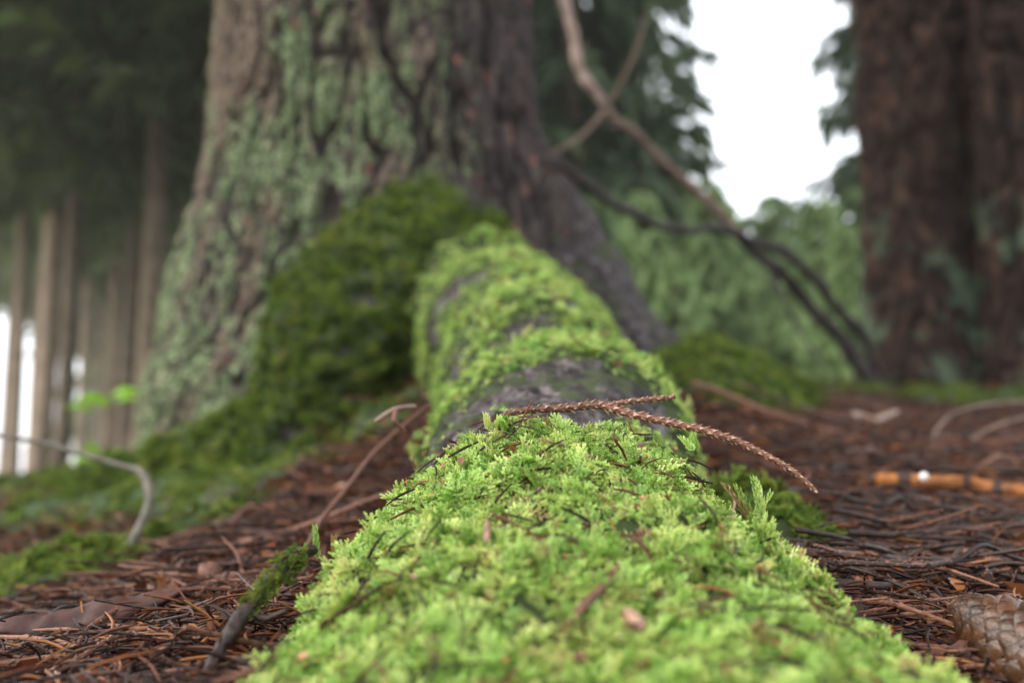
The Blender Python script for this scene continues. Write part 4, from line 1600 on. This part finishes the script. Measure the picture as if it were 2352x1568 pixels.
# round brown husk
hp = P(480, 1378, .60)
hp[2] = float(ground_z(hp[0], hp[1])) + .004
ph = np.linspace(0, 1, 9)
v, f, c = tube(np.column_stack([np.zeros(9), (ph - .5) * .013, .006 + 0 * ph]), .0068 * np.sqrt(np.clip(1 - (2 * ph - 1) ** 2, .02, 1)) + .0002, 18, 14, jit=.12)
tag(link('seed_husk', mesh_from('seed_husk', v, f, M_TWIG), None, hp), 'small round pale brown husk on the litter behind the mossy stick', 'husk')

# ------------------------------------------------------------------ small plants
def leaf_blade(L, W, fold=.25, n=7, sag=.3):
    V, F = [], []
    for i in range(n + 1):
        t = i / n
        w = W * math.sin(math.pi * min(t ** .8, 1)) * .5 + .0001
        z = -sag * L * t * t
        V += [(t * L, -w, z + fold * w), (t * L, 0, z), (t * L, w, z + fold * w)]
    for i in range(n):
        b = i * 3
        F += [(b, b + 3, b + 4, b + 1), (b + 1, b + 4, b + 5, b + 2)]
    return np.array(V), np.array(F)


sg = P(225, 1090, 2.0)
sg[2] = float(ground_z(sg[0], sg[1]))
sd_ = thing('beech_seedling', 'bright green leafy seedling at the left foot of the mossy trunk', 'seedling', sg)
stem_top = P(245, 890, 2.0) - sg
v, f, c = tube([np.zeros(3), stem_top * .5 + np.array([.01, 0, 0]), stem_top], [.002, .0017, .001], 14, 6)
link('stem', mesh_from('stem', v, f, M_TWIG), sd_)
for i, (a, b, rz, L, W) in enumerate([(262, 925, .35, .060, .036), (255, 930, 2.9, .066, .036), (262, 905, .5, .055, .030), (240, 1045, .4, .058, .036), (235, 1040, 2.6, .045, .03), (225, 1060, 3.6, .05, .03), (215, 950, 3.3, .05, .032), (250, 915, -.9, .05, .03)]):
    lv, lf = leaf_blade(L, W)
    o = link('leaf', mesh_from('leaf', lv, lf, M_SEED), sd_)
    o.location = P(a, b, 2.0 - .01 * i) - sg
    o.rotation_euler = (random.uniform(.2, .7), random.uniform(-.5, -.1), rz)


def leafy_tuft(name, label, px, py, d, nst, h, seed):
    """a few upright moss stems with overlapping blade leaves"""
    rng = np.random.default_rng(seed)
    b = P(px, py, d)
    t = thing(name, label, 'moss tuft', b)
    for s in range(nst):
        items = []
        dirv = unit(np.array([rng.normal(0, .45), rng.normal(0, .35), 1.0]))
        pos = np.array([rng.normal(0, .003), rng.normal(0, .003), -.004])
        n = 26
        hh = h * rng.uniform(.6, 1.1)
        for i in range(n):
            tt = i / n
            pos = pos + dirv * hh / n
            a = i * 2.4
            rad = unit(np.array([math.cos(a), math.sin(a), 0.0]) + dirv * .1)
            le = .0042 * (1 - .35 * tt)
            items.append((pos.copy(), dirv * .9 + rad * .7, rad, le, le * .30, .4 + .4 * tt, 1.0))
        o = leaves_mesh(items, 'stem', M_MOSS)
        COL.objects.link(o)
        o.parent = t
    return t


leafy_tuft('moss_tuft', 'upright leafy moss tuft standing out on the right shoulder of the mossy root', 1742, 1172, .425, 6, .017, 31)
leafy_tuft('moss_tuft', 'small mossy tuft on the right edge below the forked twig', 1580, 1015, .445, 4, .009, 32)
leafy_tuft('moss_tuft', 'dark rounded moss tuft on the crest beside the end of the forked twig', 1145, 968, .452, 9, .006, 33)
leafy_tuft('moss_tuft', 'single pale moss shoot rising at the left edge of the mossy root', 722, 1262, .41, 2, .011, 34)

_rel = vA - C0
_dep = _rel @ CF
_vx = 1176 + FPX * (_rel @ CR) / np.maximum(_dep, .05)
_vy = 784 - FPX * (_rel @ CU) / np.maximum(_dep, .05)


def on_moss(px, py, clear=.006):
    """where the line of sight through that photo pixel meets the near root, lifted on to its moss"""
    near = np.where((np.abs(_vx - px) < 22) & (np.abs(_vy - py) < 22) & (_dep > .15))[0]
    if len(near) == 0:
        return P(px, py, .44)
    d = _dep[near].min()
    return P(px, py, d - clear)


# bits lying on the moss
simple_tube_thing('fallen_twig_piece', 'brown twig piece lying slantwise on the near moss', 'twig', [on_moss(1310, 1430), on_moss(1345, 1385), on_moss(1395, 1335), on_moss(1420, 1295)], [.0011, .0013, .0013, .001], M_TWIG, 20, 7, .2)
simple_tube_thing('bark_crumb', 'small reddish bark crumb sunk in the near moss', 'bark', [on_moss(1440, 1405), on_moss(1460, 1425), on_moss(1480, 1445)], [.0016, .0022, .0014], M_TWIGTIP, 12, 7, .25)
simple_tube_thing('needle_stub', 'stubby upright brown needle piece stuck in the moss', 'needle', [on_moss(1120, 1195), on_moss(1119, 1225), on_moss(1118, 1250)], [.0010, .0011, .0009], M_TWIGTIP, 10, 6, .2)
simple_tube_thing('dry_stalk', 'thin tan stalk standing before the upright moss tuft', 'stalk', [on_moss(1692, 1120), on_moss(1688, 1150), on_moss(1683, 1190)], [.0004, .0006, .0006], M_TWIGTIP, 12, 6, .2)

# ------------------------------------------------------------------ haze between the trees
hm, hnt, hbs = new_mat('haze_air')
hnt.nodes.remove(hbs)
pv = hnt.nodes.new('ShaderNodeVolumePrincipled')
pv.inputs['Color'].default_value = (0.99, 0.98, 0.92, 1)
pv.inputs['Density'].default_value = 0.0022
pv.inputs['Anisotropy'].default_value = 0.2
hnt.links.new(pv.outputs[0], hnt.nodes['Material Output'].inputs['Volume'])
hx, hz0, hz1 = 112.0, -2.5, 26.0
hv = np.array([(x, y, z) for z in (hz0, hz1) for y in (-hx, hx) for x in (-hx, hx)])
hf = np.array([(0, 2, 3, 1), (4, 5, 7, 6), (0, 1, 5, 4), (2, 6, 7, 3), (0, 4, 6, 2), (1, 3, 7, 5)])
hz = link('haze', mesh_from('haze', hv, hf, hm, False))
hz['kind'] = 'stuff'
hz['label'] = 'thin pale haze hanging between the trees'
hz['category'] = 'haze'
